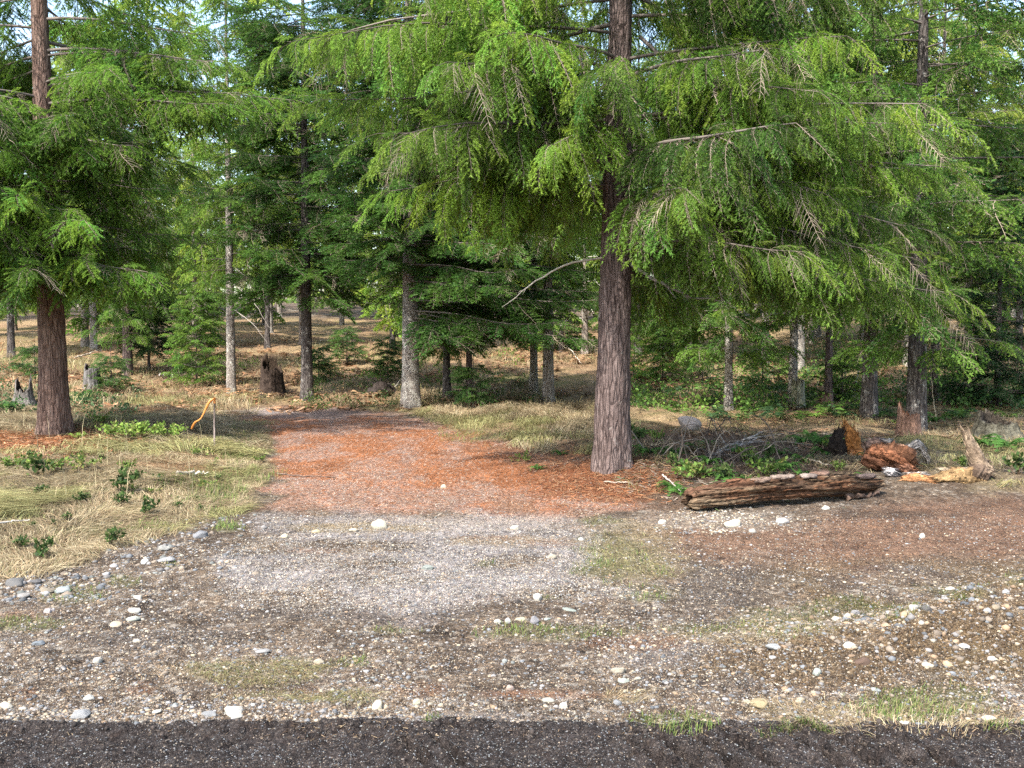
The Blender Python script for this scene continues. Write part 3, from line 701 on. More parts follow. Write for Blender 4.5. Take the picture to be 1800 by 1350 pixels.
def trunk_mesh(name, pts, rad, mat, ns=24, nz=60, rough=.06, flare=.35, flare_h=.35, seed=0, furrow=14):
    """tapered trunk with root flare and furrowed bark"""
    pts = np.asarray(pts, float); rad = np.asarray(rad, float)
    s = np.concatenate([[0], np.cumsum(np.linalg.norm(np.diff(pts, axis=0), axis=1))])
    q = s[-1] * (np.linspace(0, 1, nz) ** 1.5)
    P = np.stack([np.interp(q, s, pts[:, i]) for i in range(3)], -1); r = np.interp(q, s, rad)
    r = r * (1 + flare * np.exp(-q / flare_h)); P[0, 2] -= .15
    def jit(n, m):
        th = np.arange(m) / m
        zz = q[:, None] + 0 * th[None]; tt = th[None] + 0 * zz
        # periodic furrows
        a = np.abs(vn(tt * furrow % furrow + .13 * np.sin(zz * 5), zz * 3.0, seed) - .5) * 2
        b = vn(tt * furrow * 2.3, zz * 14, seed + 5)
        lob = .12 * np.exp(-zz / .3) * np.sin(tt * 6.283 * 4 + seed)
        edge = np.minimum(tt, 1 - tt); wgt = np.clip(edge * m / 2, 0, 1)
        return 1 + rough * ((a - .35) * wgt + (b - .5) * .8 * wgt) + lob
    V, Q, T = tube(P, r, ns, True, jit)
    return new_mesh(name, V, [Q, T], mat, None, True)

srng = np.random.default_rng(21)
SP_FIR = [make_spray(srng, 7, .50, .24, 50, .032, .0115, .85, .8, .75, .35, .45, tw=.0032) for _ in range(6)]          # finger-like brushes
SP_DOUG = [make_spray(srng, 11, .60, .19, 34, .030, .0115, .8, .9, .7, .45, .70, bare=.2, tw=.0035, core=.3) for _ in range(7)]  # weeping Douglas fir
SP_HEM = [make_spray(srng, 10, .62, .20, 20, .040, .021, .95, .40, .95, .30, .18, tw=.004, core=.1) for _ in range(6)]       # flat dark sprays
SP_MID = [make_spray(srng, 8, .62, .22, 15, .052, .026, .85, .7, .8, .4, .5, tw=.005, core=.2) for _ in range(6)]
SP_FAR = [make_spray(srng, 6, .70, .28, 8, .10, .060, .8, .7, .8, .35, .45, tw=.006, core=.1) for _ in range(5)]

def trunk_at(pts, z):
    pts = np.asarray(pts); return np.array([np.interp(z, pts[:, 2], pts[:, 0]), np.interp(z, pts[:, 2], pts[:, 1]), z])
def dead_branch(parent, pts, r0, col=(.3, .27, .24), twigs=5, seed=0, mat=None, name='dead_branch', label=None):
    rg = np.random.default_rng(seed); g = Geo(); P = np.asarray(pts, float)
    t = np.linspace(0, 1, 14); s = np.linspace(0, 1, len(P)); C = np.stack([np.interp(t, s, P[:, i]) for i in range(3)], -1)
    L = np.linalg.norm(P[-1] - P[0]); C += rg.normal(0, .008 * L, C.shape) * t[:, None]
    V, Q, T = tube(C, r0 * (1 - .8 * t), 6); g.add(V, Q, T, col)
    for k in range(twigs):
        f = rg.uniform(.25, .95); p = C[int(f * 13)]; d = unit(unit(C[-1] - C[0]) + rg.normal(0, .6, 3)); l = L * rg.uniform(.08, .28) * (1.1 - f)
        V, Q, T = tube([p, p + d * l * .5 + rg.normal(0, .02, 3), p + d * l - [0, 0, .12 * l]], [r0 * .35, r0 * .25, r0 * .1], 4); g.add(V, Q, T, np.array(col) * rg.uniform(.8, 1.2))
    o = link(name, g.mesh(name, mat or M_TWIG), parent)
    if label: tag(o, label)
    return o

def local(base, u, v, D):
    """world point at pixel (u,v) at distance y=D, relative to a tree base"""
    d = ray(u, v); return np.array([0, 0, CAM_H]) + d * (D / d[1]) - base
def tree(name, label, cat, base_px, lean, height, r_base, bark, sprays, seed, dark, light, fill, group=None, ns=24, nz=60, rough=.06, flare=.35, furrow=14, taper=.92, dz=0.0):
    base = ground_at(*base_px)
    root = thing(name, label, cat, base, group)
    pts = [(0, 0, 0), (lean[0] * .5 * height, lean[1] * .5 * height, height * .5), (lean[0] * height, lean[1] * height, height)]
    pts = [np.array(p, float) for p in pts]
    zz = np.linspace(0, height, 8); P = np.stack([np.interp(zz, [0, height / 2, height], [p[i] for p in pts]) for i in range(2)] + [zz], -1)
    rr = r_base * (1 - taper * (zz / height) ** 1.1)
    link('trunk', trunk_mesh('trunk', P, rr, bark, ns, nz, rough, flare, .3 + .3 * r_base, seed, furrow), root)
    cr = Crown(sprays, seed, dark, light)
    fill(cr, P, base, cr.rng)
    link('crown', cr.mesh('crown'), root)
    return root, P, base
def ring(cr, P, rg, z0, z1, dz, L, per=3, **kw):
    """whorls of branches between heights z0..z1; L(z, az) gives the length (0 skips)"""
    z = z0; a0 = rg.uniform(0, 6.28)
    while z < z1:
        for k in range(per):
            az = a0 + k * 6.283 / per + rg.normal(0, .35); zz = z + rg.uniform(-.5, .5) * dz
            l = L(zz, az % 6.2832)
            if l > .15:
                k2 = {q: (f(zz, az) if callable(f) else f) for q, f in kw.items()}
                cr.branch(trunk_at(P, zz), az, l * rg.uniform(.8, 1.15), r0=.006 + .007 * l, **k2)
        a0 += 1.1 + rg.uniform(-.3, .3); z += dz * rg.uniform(.75, 1.25)

GREEN_D, GREEN_L = (.020, .052, .012), (.085, .165, .030)
# ---- A: red-barked fir on the left bank
def fillA(cr, P, base, rg):
    def LA(z, az):
        if 5.1 < z < 6.9 and math.sin(az) < -.3: return 0
        return ((1.8 if math.cos(az) > 0 else 2.4) if z < 4.6 else (3.5 if math.cos(az) > .3 else 2.8)) * (1 - .035 * max(z - 5, 0)) * rg.uniform(.75, 1.1)
    ring(cr, P, rg, 2.35, 7.0, .30, LA, 4, el=.05, sag=.22, up=.10, step=.13, sl=1.0, hang=.42, start=.12)
    ring(cr, P, rg, 7.0, 10.6, .8, lambda z, az: 2.2 * (11.2 - z) / 4.2, 3, el=.15, sag=.2, up=.1, step=.30, sl=1.25, hang=.35)
    for (az, z, L, t) in [(-.5, 2.55, 2.0, .15), (-1.3, 2.6, 1.5, .2), (-2.2, 2.6, 1.9, .1), (-.9, 3.2, 2.0, .25), (.1, 3.6, 1.7, .1), (-1.9, 3.9, 1.8, .2), (-.7, 4.3, 2.0, .2), (-.6, 5.2, 2.4, .25), (-.15, 5.6, 3.2, 0), (0.05, 5.1, 3.4, -.05), (-2.7, 4.8, 2.4, .1), (-1.75, 2.75, 1.3, .2), (-1.2, 3.35, 1.5, .15), (-2.0, 3.3, 1.6, .2), (-1.5, 4.1, 1.6, .2), (-1.0, 4.6, 1.8, .2), (-.7, 2.7, 1.8, .2)]:
        cr.branch(trunk_at(P, z), az, L, el=.1, sag=.3, up=.1, r0=.022, step=.11, sl=1.0, hang=.5, start=.2, tint=t)
rootA, PA, bA = tree('fir_tree', 'thick red-brown fir with low drooping green branches on the left grassy bank', 'tree', (97, 760), (-.012, 0), 11.5, .212, BK_LEFT, SP_FIR, 31, (.034, .084, .013), (.18, .32, .042), fillA, None, 48, 170, .08, .22, 18)
# ---- I: large Douglas fir right of the track
def fillI(cr, P, base, rg):
    def LI(z, az):
        c = math.cos(az); s = math.sin(az)
        if z < 3.0: return 0 if c < .15 or s < -.75 else 3.2 * rg.uniform(.7, 1.1)
        if z < 3.6 and c < -.2: return 1.6
        if 4.75 < z < 5.75 and s < -.4: return 0
        return (3.3 + .7 * max(c, 0) * (1 if z < 4.4 else -.6)) * rg.uniform(.6, 1.12)
    ring(cr, P, rg, 2.45, 6.6, .34, LI, 4, el=.04, sag=.18, up=.05, step=.125, sl=1.0, hang=.5, start=.15)
    ring(cr, P, rg, 6.6, 10.4, .85, lambda z, az: 2.7 * (11 - z) / 4.4, 3, el=.15, sag=.2, up=.1, step=.32, sl=1.35, hang=.5)
    for (az, z, L, t, el, sag) in [(3.5, 3.55, 2.6, .3, .02, .22), (3.75, 3.9, 2.9, .3, .05, .22), (3.3, 4.3, 3.4, .25, .08, .2), (3.9, 4.6, 2.6, .3, .0, .2), (4.4, 3.9, 1.8, .3, .0, .3), (3.45, 5.0, 3.7, .2, .05, .2), (3.6, 5.5, 3.0, .3, 0, .2), (2.9, 5.4, 3.6, .1, 0, .15),
        (5.6, 3.6, 2.4, .0, -.05, .25), (5.9, 3.0, 3.2, -.05, -.05, .2), (0.1, 3.3, 3.9, -.1, 0, .16), (-.35, 4.0, 3.5, .05, .03, .16), (5.5, 4.4, 2.6, .1, 0, .25), (.35, 2.9, 4.0, -.15, -.04, .14), (-.5, 4.7, 2.8, .1, .05, .2), (5.75, 5.4, 3.2, 0, 0, .2), (-.1, 2.55, 3.6, -.05, -.03, .16), (.25, 3.6, 4.4, -.1, 0, .12)]:
        cr.branch(trunk_at(P, z), az, L, el=el, sag=sag, up=.04, r0=.022, step=.095, sl=1.02, hang=.55, start=.15, tint=t)
rootI, PI_, bI = tree('douglas_fir', 'stout Douglas fir with furrowed dark bark and weeping branches between track and log', 'tree', (1075, 822), (.014, 0), 11.5, .208, BK_BIG, SP_DOUG, 47, (.036, .084, .013), (.20, .33, .042), fillI, None, 64, 220, .10, .10, 22)
DI = bI[1]
dead_branch(rootI, [local(bI, 1066, 452, DI), local(bI, 1000, 462, DI - .25), local(bI, 960, 482, DI - .45), local(bI, 920, 512, DI - .6), local(bI, 886, 541, DI - .7)], .016, (.42, .37, .30), 2, 3, label='bare bleached limb reaching left')
dead_branch(rootI, [local(bI, 1095, 455, DI), local(bI, 1150, 492, DI - .2), local(bI, 1210, 520, DI - .3), local(bI, 1275, 530, DI - .4)], .026, (.2, .18, .165), 5, 4)
dead_branch(rootI, [local(bI, 1100, 400, DI), local(bI, 1180, 440, DI - .3), local(bI, 1270, 440, DI - .6)], .02, (.2, .18, .165), 5, 5)
dead_branch(rootI, [local(bI, 1125, 65, DI), local(bI, 1180, 115, DI - .2), local(bI, 1250, 145, DI - .3), local(bI, 1330, 155, DI - .4)], .024, (.14, .12, .11), 6, 6)

# ---- F, E: dark hemlocks behind the track
def hemfill(zlow, zlow_r, rl, rr_, top, dz=.30, cs=.25):
    def f(cr, P, base, rg):
        def L(z, az):
            c = math.cos(az); b = rl * (1 - c) / 2 + rr_ * (1 + c) / 2
            lim = zlow_r if c > cs else zlow
            return 0 if z < lim else b * rg.uniform(.7, 1.1) * min(1, .8 + .1 * (z - lim))
        ring(cr, P, rg, min(zlow, zlow_r), 9.2, dz, L, 4, el=.02, sag=.20, up=.12, step=.20, sl=1.05, hang=.22, start=.12, sang=1.0)
        if rr_ > 3:
            for q in range(15): cr.branch(trunk_at(P, 1.75 + .24 * q), rg.normal(-.3, .35), rg.uniform(3.7, 4.5) * (1 if q < 10 else .85), el=-.02, sag=.16, up=.10, r0=.02, step=.17, sl=1.0, hang=.2, start=.25, sang=1.0)
        ring(cr, P, rg, 9.2, top - .4, .75, lambda z, az: max(rl, rr_) * .8 * (top - z) / (top - 9.0), 3, el=.1, sag=.15, up=.1, step=.36, sl=1.3, hang=.2)
    return f
DK, LT = (.016, .05, .011), (.075, .17, .028)
rootF, PF, bF = tree('hemlock_tree', 'pale-barked hemlock whose dark skirt of branches hangs low on its right, behind the track', 'tree', (722, 714), (.0, 0), 12.5, .185, BK_PALE, SP_HEM, 53, DK, LT, hemfill(2.9, 1.45, 2.0, 3.2, 12), None, 24, 110, .05, .2)
rootE, PE, bE = tree('hemlock_tree', 'mottled grey hemlock with dark high crown right of the jagged black stump', 'tree', (540, 702), (.0, 0), 12, .14, BK_DARK, SP_HEM, 59, (.02, .056, .011), (.09, .19, .03), hemfill(2.6, 2.3, 2.1, 1.7, 11.5), None, 24, 100, .06, .25)
for k, (v0, du, dv) in enumerate([(428, 110, 8), (492, 125, 20), (528, 95, 5), (550, 105, 30), (578, 150, 44)]):
    D = bF[1]; dead_branch(rootF, [local(bF, 735, v0, D), local(bF, 735 + du * .5, v0 + dv * .35, D - .3), local(bF, 735 + du, v0 + dv, D - .6)], .014, (.20, .18, .16), 6, 60 + k)
for k, (v0, du, dv) in enumerate([(418, -55, 8), (505, -60, -6), (365, -90, 8)]):
    D = bF[1]; dead_branch(rootF, [local(bF, 710, v0, D), local(bF, 710 + du * .5, v0 + dv * .35, D - .2), local(bF, 710 + du, v0 + dv, D - .4)], .012, (.16, .14, .125), 4, 70 + k)
# ---- D: pale trunk left of the stump, light crown
def lightfill(z0, R, top, dz=.38, step=.24, sl=1.05, hang=.4, per=3):
    def f(cr, P, base, rg):
        ring(cr, P, rg, z0, top * .6, dz, lambda z, az: R * rg.uniform(.6, 1.1) * min(1, .55 + .2 * (z - z0)), per, el=.05, sag=.2, up=.08, step=step, sl=sl, hang=hang, start=.2)
        ring(cr, P, rg, top * .6, top - .4, dz * 2, lambda z, az: R * (top - z) / (top * .4), per, el=.12, sag=.15, up=.1, step=step * 1.7, sl=sl * 1.3, hang=hang)
    return f
MG_D, MG_L = (.07, .14, .02), (.24, .38, .055)
rootD, PD, bD = tree('fir_tree', 'slim pale mottled fir left of the jagged black stump', 'tree', (407, 694), (.0, 0), 11.5, .12, BK_PALE, SP_MID, 61, MG_D, MG_L, lightfill(3.2, 1.6, 11.5), None, 20, 90, .06, .2)
for k, (v0, du, dv) in enumerate([(545, 60, 60), (500, 70, 90), (470, 60, 70)]):
    D = bD[1]; dead_branch(rootD, [local(bD, 412, v0, D), local(bD, 412 + du * .5, v0 + dv * .35, D - .3), local(bD, 412 + du, v0 + dv, D - .6)], .012, (.30, .27, .24), 3, 80 + k)
#TREES2
# ------------------------------------------------------------------ further trunks among the meadow (each its own tree)
YG_D, YG_L = (.10, .165, .022), (.33, .44, .065)
def crown_of(seed, sprays, R_, z0, top, d, l, **kw):
    cr = Crown(sprays, seed, d, l); P = np.array([(0, 0, 0), (0, 0, top)], float); lightfill(z0, R_, top, **kw)(cr, P, None, cr.rng); return cr.mesh('crown')
CR_MID = [crown_of(200 + k, SP_MID, [1.9, 2.1, 1.7][k], [2.2, 1.6, 2.6][k], 11.5, *[(MG_D, MG_L), ((.035, .09, .016), (.14, .26, .04)), (YG_D, YG_L)][k], dz=.42, step=.24, sl=1.0, hang=.35, per=[3, 4, 3][k]) for k in range(3)]
CR_FAR = [crown_of(220 + k, SP_FAR, [2.0, 2.3, 1.7, 2.1][k], [1.0, 1.8, .7, 2.6][k], [12, 13.5, 10, 14.5][k], *[(MG_D, MG_L), (YG_D, YG_L), ((.06, .13, .02), (.2, .33, .05)), (YG_D, YG_L)][k], dz=.62, step=.42, sl=1.15, hang=.3, per=3) for k in range(4)]
def simple_tree(name, label, px, r, height, bark, crown, sc=1.0, group=None, rz=0, lean=(0, 0), base=None, seed=0, nz=60, ns=14, cat='tree'):
    b = ground_at(*px) if base is None else base
    root = thing(name, label, cat, b, group, 0)
    zz = np.linspace(0, height, 6); P = np.stack([lean[0] * zz, lean[1] * zz, zz], -1)
    link('trunk', trunk_mesh('trunk', P, r * (1 - .93 * zz / height), bark, ns, nz, .07, .25, .3, seed, 9), root)
    if crown is not None:
        o = link('crown', crown, root); o.scale = (sc, sc, height / {**{id(c): 11.5 for c in CR_MID}, **{id(c): h for c, h in zip(CR_FAR, [12, 13.5, 10, 14.5])}}.get(id(crown), height)); o.rotation_euler = (lean[1] * -1, lean[0], rz)
    return root
MIDT = [  # base px, radius, height, bark, crown, scale, label
 ((1610, 759), .165, 11.4, BK_DARK, 1, 1.15, 'lichen-spotted dark trunk with a rotten red stump leaning on its foot'),
 ((1527, 731), .15, 11.4, BK_DARK, 0, 1.05, 'purplish dark trunk between the lichen-spotted tree and the orange broken stump'),
 ((1456, 708), .09, 10.6, BK_BIG, 2, 1.0, 'thin reddish-footed fir behind bright green low sprays'),
 ((1393, 708), .10, 10.6, BK_PALE, 0, 1.0, 'grey trunk standing just behind the mossy pale stump'),
 ((1280, 722), .085, 9.9, BK_PALE, 1, 1.1, 'slim grey trunk in the shrubs behind the brush heap'),
 ((1641, 705), .10, 11.4, BK_DARK, 2, 1.0, 'dark slim trunk right behind the lichen-spotted one'),
 ((225, 660), .135, 9.9, BK_BIG, 1, .95, 'dark-trunked tree with sooty low boughs right of the thick left fir'),
 ((964, 706), .135, 11.4, BK_BONE, 2, .95, 'bleached pinkish trunk bare at its foot, left of the Douglas fir'),
 ((938, 694), .10, 10.6, BK_PALE, 0, .9, 'thin grey trunk left of the bleached pinkish one'),
 ((786, 702), .095, 9.9, BK_DARK, 1, .8, 'thin dark trunk right of the pale-barked hemlock'),
 ((824, 704), .08, 9.9, BK_BIG, 0, .8, 'thin brown trunk second to the right of the pale-barked hemlock'),
 ((1122, 625), .12, 12.2, BK_DARK, 2, 1.1, 'dark trunk far back just right of the Douglas fir'),
 ((1028, 622), .13, 11.4, BK_BONE, None, 1, 'bleached dead snag far back beside the Douglas fir'),
 ((343, 612), .10, 12.2, BK_BONE, 2, .8, 'tall thin pale trunk rising behind the bright sapling'),
 ((531, 606), .11, 12.2, BK_BONE, 0, .9, 'whitish trunk half hidden behind the mottled grey hemlock'),
 ((470, 612), .10, 12.2, BK_DARK, 2, 1.1, 'grey slender tree far behind the jagged black stump'),
 ((690, 618), .10, 11.4, BK_DARK, 0, 1.1, 'grey slender tree far back left of the pale-barked hemlock'),
 ((1345, 640), .12, 11.4, BK_PALE, 2, 1.2, 'pale trunk back in the shrubs above the boulder'),
 ((1210, 640), .12, 11.4, BK_PALE, 1, 1.1, 'grey trunk back on the slope right of the Douglas fir'),
 ((1700, 650), .12, 11.4, BK_DARK, 0, 1.1, 'grey trunk behind the dark young fir at the right edge'),
 ((1790, 640), .12, 11.4, BK_DARK, 2, 1.2, 'trunk cut by the right frame edge behind the dark young fir'),
 ((20, 628), .12, 10.6, BK_DARK, 0, 1.1, 'trunk back on the slope left of the thick left fir'),
 ((165, 612), .12, 11.4, BK_PALE, 2, 1.1, 'grey trunk on the slope between the thick left fir and the sooty one')]
for k, (px, r, h, bk, ci, sc, lab) in enumerate(MIDT):
    t = simple_tree('fir_tree' if ci is not None else 'dead_snag', lab, px, r, h if ci is not None else 5.2, bk, None if ci is None else CR_MID[ci], sc, None, k * 1.7, (rng.uniform(-.012, .012), 0), seed=k)
    if ci is None:
        for q in range(9):
            a = rng.uniform(0, 6.28); z = 1.2 + q * .42; L = rng.uniform(.5, 1.1)
            dead_branch(t, [(0, 0, z), (math.cos(a) * L * .5, math.sin(a) * L * .5, z + .05), (math.cos(a) * L, math.sin(a) * L, z - .3)], .022, (.5, .46, .41), 3, 500 + q)
FAR_LAB = lambda u: ('sunlit conifer in the back rows seen left of the slim pale mottled fir' if u < 407 else 'sunlit conifer in the back rows seen between the slim pale fir and the pale-barked hemlock' if u < 722 else
    'sunlit conifer in the back rows seen between the pale-barked hemlock and the Douglas fir' if u < 1075 else 'sunlit conifer in the back rows seen between the Douglas fir and the lichen-spotted trunk' if u < 1610 else 'sunlit conifer in the back rows seen beyond the lichen-spotted trunk, right')
frng = np.random.default_rng(77); FB = [BK_BONE, BK_PALE, BK_DARK, BK_PALE]
far_trunks = []
for k in range(4):
    zz = np.linspace(0, [12, 13.5, 10, 14.5][k], 6); far_trunks.append(trunk_mesh('trunk', np.stack([0 * zz, 0 * zz, zz], -1), .13 * (1 - .93 * zz / zz[-1]), FB[k], 8, 20, .05, .2, .3, k, 6))
nfar = 0
for row, (D, n) in enumerate([(31, 5), (36, 9), (42, 12), (49, 13), (57, 16)]):
    for q in range(n):
        u = -120 + (q + .5 + frng.uniform(-.4, .4)) * 2040 / n
        if row == 0 and 130 < u < 1060 and frng.random() < .75: continue
        y = D + frng.uniform(-2.5, 2.5); x = (u - CX) / F_PX * y
        k = int(frng.integers(4)); s_ = frng.uniform(.75, 1.15)
        root = thing('conifer', FAR_LAB(u), 'tree', (x, y, Hs(x, y) - .05), 'sunlit conifers in the back rows beyond the meadow', frng.uniform(0, 6.28)); root.scale = (s_, s_, s_ * frng.uniform(.85, 1.1))
        link('trunk', far_trunks[k], root); link('crown', CR_FAR[k], root); nfar += 1
print('far trees', nfar)
def woodland():
    cr = Crown(SP_FAR, 300, (.11, .19, .04), (.34, .46, .11)); rg = cr.rng
    for row, D in enumerate([64, 74, 88]):
        n = 20
        for q in range(n):
            u = -200 + (q + rg.uniform(.1, .9)) * 2200 / n; y = D + rg.uniform(-3, 3); x = (u - CX) / F_PX * y; h = rg.uniform(7, 13) if row < 3 else rg.uniform(9, 15); z0 = Hs(x, y)
            tb = rg.normal(0, .2)
            for z in np.arange(.8, h, .55):
                R_ = 2.4 * (1 - .8 * z / h)
                for a in range(3):
                    az = rg.uniform(0, 6.28); d = np.array([math.cos(az), math.sin(az), -.15]); cr.spray(np.array([x, y, z0 + z]) + d * R_ * rg.uniform(.0, .5), unit(d), rg.uniform(1.8, 2.8) * (1.1 - .6 * z / h), tb + rg.normal(0, .15))
            V, Q, T = tube([(x, y, z0 - .2), (x, y, z0 + h * .5), (x, y, z0 + h)], [.16, .1, .02], 5, False); cr.wood.add(V, Q, T, np.array((.28, .25, .22)) * rg.uniform(.5, 1.3))
    tag(link('woodland', cr.mesh('woodland')), 'distant mass of pale green conifer forest closing the view', 'forest', kind='stuff')
woodland()
# ---- dark young fir at the right edge, saplings
def conefill(R_, top, z0=.25, dz=.28, per=5, hang=.2, sl=.8, step=.18, el=.02):
    def f(cr, P, base, rg): ring(cr, P, rg, z0, top - .15, dz, lambda z, az: R_ * (1 - z / top) ** .8 * rg.uniform(.8, 1.1), per, el=el, sag=.12, up=.12, step=step, sl=sl, hang=hang, start=.1, sang=1.0)
    return f
tree('young_fir', 'dense dark young fir with skirts to the ground at the right edge', 'tree', (1752, 716), (0, 0), 6.2, .07, BK_DARK, SP_HEM, 91, (.008, .028, .011), (.034, .092, .026), conefill(1.25, 6.2), None, 10, 30)
tree('young_fir', 'small sooty-green young fir pressed against the dark trunk right of the thick left fir', 'tree', (262, 650), (0, 0), 3.2, .04, BK_DARK, SP_HEM, 92, (.010, .034, .011), (.04, .10, .026), conefill(.9, 3.2, .6), None, 8, 20)
SAP = [((346, 676), 3.1, .85, 'bright fresh-green sapling on the meadow left of the slim pale fir', 1), ((62, 668), 1.2, .5, 'small green sapling by the hollow grey stump at left', 0), ((196, 688), 1.25, .4, 'wispy small sapling between the grey stump and the sooty fir', 0),
       ((560, 672), 1.3, .5, 'thin sapling behind the foot of the mottled grey hemlock', 0), ((1165, 668), 2.0, .9, 'lime-green sapling on the slope right of the Douglas fir', 1), ((1115, 640), 1.6, .7, 'small lime sapling far right behind the Douglas fir trunk', 1), ((1480, 708), 1.3, .8, 'low bright sapling spreading in front of the reddish-footed fir', 1),
       ((1340, 690), 1.4, .8, 'low green sapling behind the sunlit bracken patch', 0), ((682, 668), 1.5, .4, 'wispy sapling left of the pale-barked hemlock', 0), ((1235, 680), 1.2, .7, 'low green sapling left of the slim grey trunk', 0), ((1660, 690), 1.6, .8, 'green sapling between the lichen-spotted trunk and the dark young fir', 0), ((832, 716), 1.3, .35, 'spindly sapling below the dark skirt of the hemlock', 0), ((610, 640), 1.5, .6, 'green sapling on the slope between the two hemlocks', 0)]
for k, (px, h, R_, lab, br) in enumerate(SAP):
    tree('sapling', lab, 'sapling', px, (0, 0), h, .018, BK_DARK, SP_MID, 120 + k, (.05, .11, .016) if br else (.03, .08, .02), (.19, .33, .05) if br else (.11, .21, .045), conefill(R_, h, .18, .2, 4, .05, .5 if h < 2 else .62, .16, .25), None, 6, 12)
#THINGS
# ------------------------------------------------------------------ stumps, logs, dead wood
def m_rotcol(name, vstretch=(1, 1, .25), bump=1.0):
    s = NT(name); oc = s.coord('Object'); mp = s.mapping(oc, vstretch); c = s.attr('col')
    n1 = s.noise(mp, 14, 6, .72, .8); n2 = s.noise(mp, 55, 5, .7); n3 = s.noise(oc, 5, 4, .6)
    c = s.mix(1.0, c, s.ramp(n1, [(.3, (.35, .32, .30)), (.5, (1, 1, 1)), (.7, (1.4, 1.38, 1.34))]), 'MULTIPLY')
    c = s.mix(.9, c, s.ramp(n2, [(.3, (.5, .48, .46)), (.55, (1, 1, 1)), (.75, (1.3, 1.3, 1.3))]), 'MULTIPLY')
    c = s.mix(.8, c, s.ramp(n3, [(.35, (.6, .57, .55)), (.65, (1.15, 1.15, 1.15))]), 'MULTIPLY')
    return s.bsdf(c, .92, .1, s.math('ADD', n1, s.math('MULTIPLY', n2, .5)), bump, .025)
ROT_V = m_rotcol('weathered_wood_upright'); ROT_H = m_rotcol('weathered_wood_lying', (.22, 1, 1)); ROT_S = m_rotcol('weathered_wood', (.6, .6, .6))
def stump_mesh(seed, r, hfun, col_out, col_in, flare=.35, na=56, nz=22, rough=.10, wall=.22, hollow=True, mat=None, rfun=None):
    """broken hollow stump: an outer shell up to a jagged rim hfun(theta), a rim, and an inner wall"""
    th = np.arange(na) * 2 * math.pi / na; rg = np.random.default_rng(seed)
    h = np.array([hfun(t) for t in th]) * (1 + .0 * th)
    h = h * (1 + .16 * (np.repeat(rg.random(na // 2 + 1), 2)[:na] - .5) + .22 * (rg.random(na) - .5))
    zf = np.linspace(0, 1, nz); V, C = [], []
    rb = r * np.array([rfun(t) if rfun else 1 for t in th])
    fur = np.abs(np.interp(np.arange(na), np.arange(0, na + 4, 2), rg.random(len(np.arange(0, na + 4, 2)))) - .5) * 2
    for z in zf:
        zz = z * h; rr = rb * (1 + flare * np.exp(-zz / (.22 * max(h))) - .12 * z) * (1 + rough * (fur - .5) * 2 + rough * .5 * (rg.random(na) - .5))
        V.append(np.stack([np.cos(th) * rr, np.sin(th) * rr, zz - .08 * (z == 0)], -1)); C.append(np.array(col_out) * rg.uniform(.8, 1.2, (na, 1)))
    for z in zf[::-1][:-1] if hollow else [1.0, .97]:
        zz = z * h + (0 if z < 1 else .0); rr = rb * (1 - wall) * (.55 + .4 * z) * (1 + rough * 1.2 * (rg.random(na) - .5)) if hollow else rb * (.8 if z == 1 else .05)
        V.append(np.stack([np.cos(th) * rr, np.sin(th) * rr, zz * (.98 if hollow else 1) + .02 * rg.random(na)], -1)); C.append(np.array(col_in) * rg.uniform(.7, 1.2, (na, 1)))
    m = len(V); V = np.concatenate(V); C = np.concatenate(C)
    i = np.arange(m - 1)[:, None] * na; j = np.arange(na)[None]; j2 = (j + 1) % na
    Q = np.stack([i + j, i + j2, i + na + j2, i + na + j], -1).reshape(-1, 4)
    return new_mesh('stump', V, Q, mat or ROT_V, C, False)
def stump(name, label, px, w_px, seed, hfun, co, ci, group=None, rz=0, **kw):
    p = ground_at(*px); k = p[1] / F_PX; r = w_px * k / 2 / (1 + kw.get('flare', .35) * .6)
    o = link(name, stump_mesh(seed, r, lambda t: hfun(t) * k, co, ci, **kw)); o.location = p; o.rotation_euler = (0, 0, rz)
    return tag(o, label, 'stump', group)
bump_ = lambda t, t0, w: math.exp(-((((t - t0 + math.pi) % (2 * math.pi)) - math.pi) / w) ** 2)
stump('stump', 'jagged black rotten stump beside the far end of the red track', (478, 694), 46, 1, lambda t: 44 + 22 * bump_(t, 2.2, 1.3) - 8 * bump_(t, 0, .8), (.055, .04, .032), (.05, .035, .025), flare=.15)
stump('stump', 'weathered grey broken stump with ferny foot between thick left fir and sooty fir', (162, 686), 34, 2, lambda t: 36 + 8 * bump_(t, 2.5, .8), (.15, .145, .14), (.05, .035, .03), flare=.3)
stump('stump', 'hollow grey split stump left of the thick left fir', (42, 712), 40, 3, lambda t: 24 + 26 * bump_(t, .3, .6) + 22 * bump_(t, 2.9, .5), (.16, .15, .14), (.04, .03, .025), flare=.5)
stump('stump', 'mossy pale stump before the grey trunk above the sunlit bracken', (1402, 716), 26, 4, lambda t: 44, (.26, .26, .19), (.2, .18, .14), flare=.15, hollow=False)
stump('stump', 'rotten red-and-white stump leaning at the foot of the lichen-spotted trunk', (1596, 764), 42, 5, lambda t: 34 + 18 * bump_(t, 2.6, 1.0), (.26, .155, .11), (.2, .09, .045), flare=.15)
stump('stump', 'wide weathered grey stump half buried in ferns at the right edge', (1750, 770), 84, 6, lambda t: 26 + 20 * bump_(t, 2.0, 1.1), (.11, .105, .08), (.06, .05, .04), flare=.5, rough=.16)
stump('stump', 'brown-footed low stump under the bright low sprays behind the bracken', (1452, 712), 26, 9, lambda t: 18, (.2, .13, .1), (.14, .09, .06), flare=.2, hollow=False)

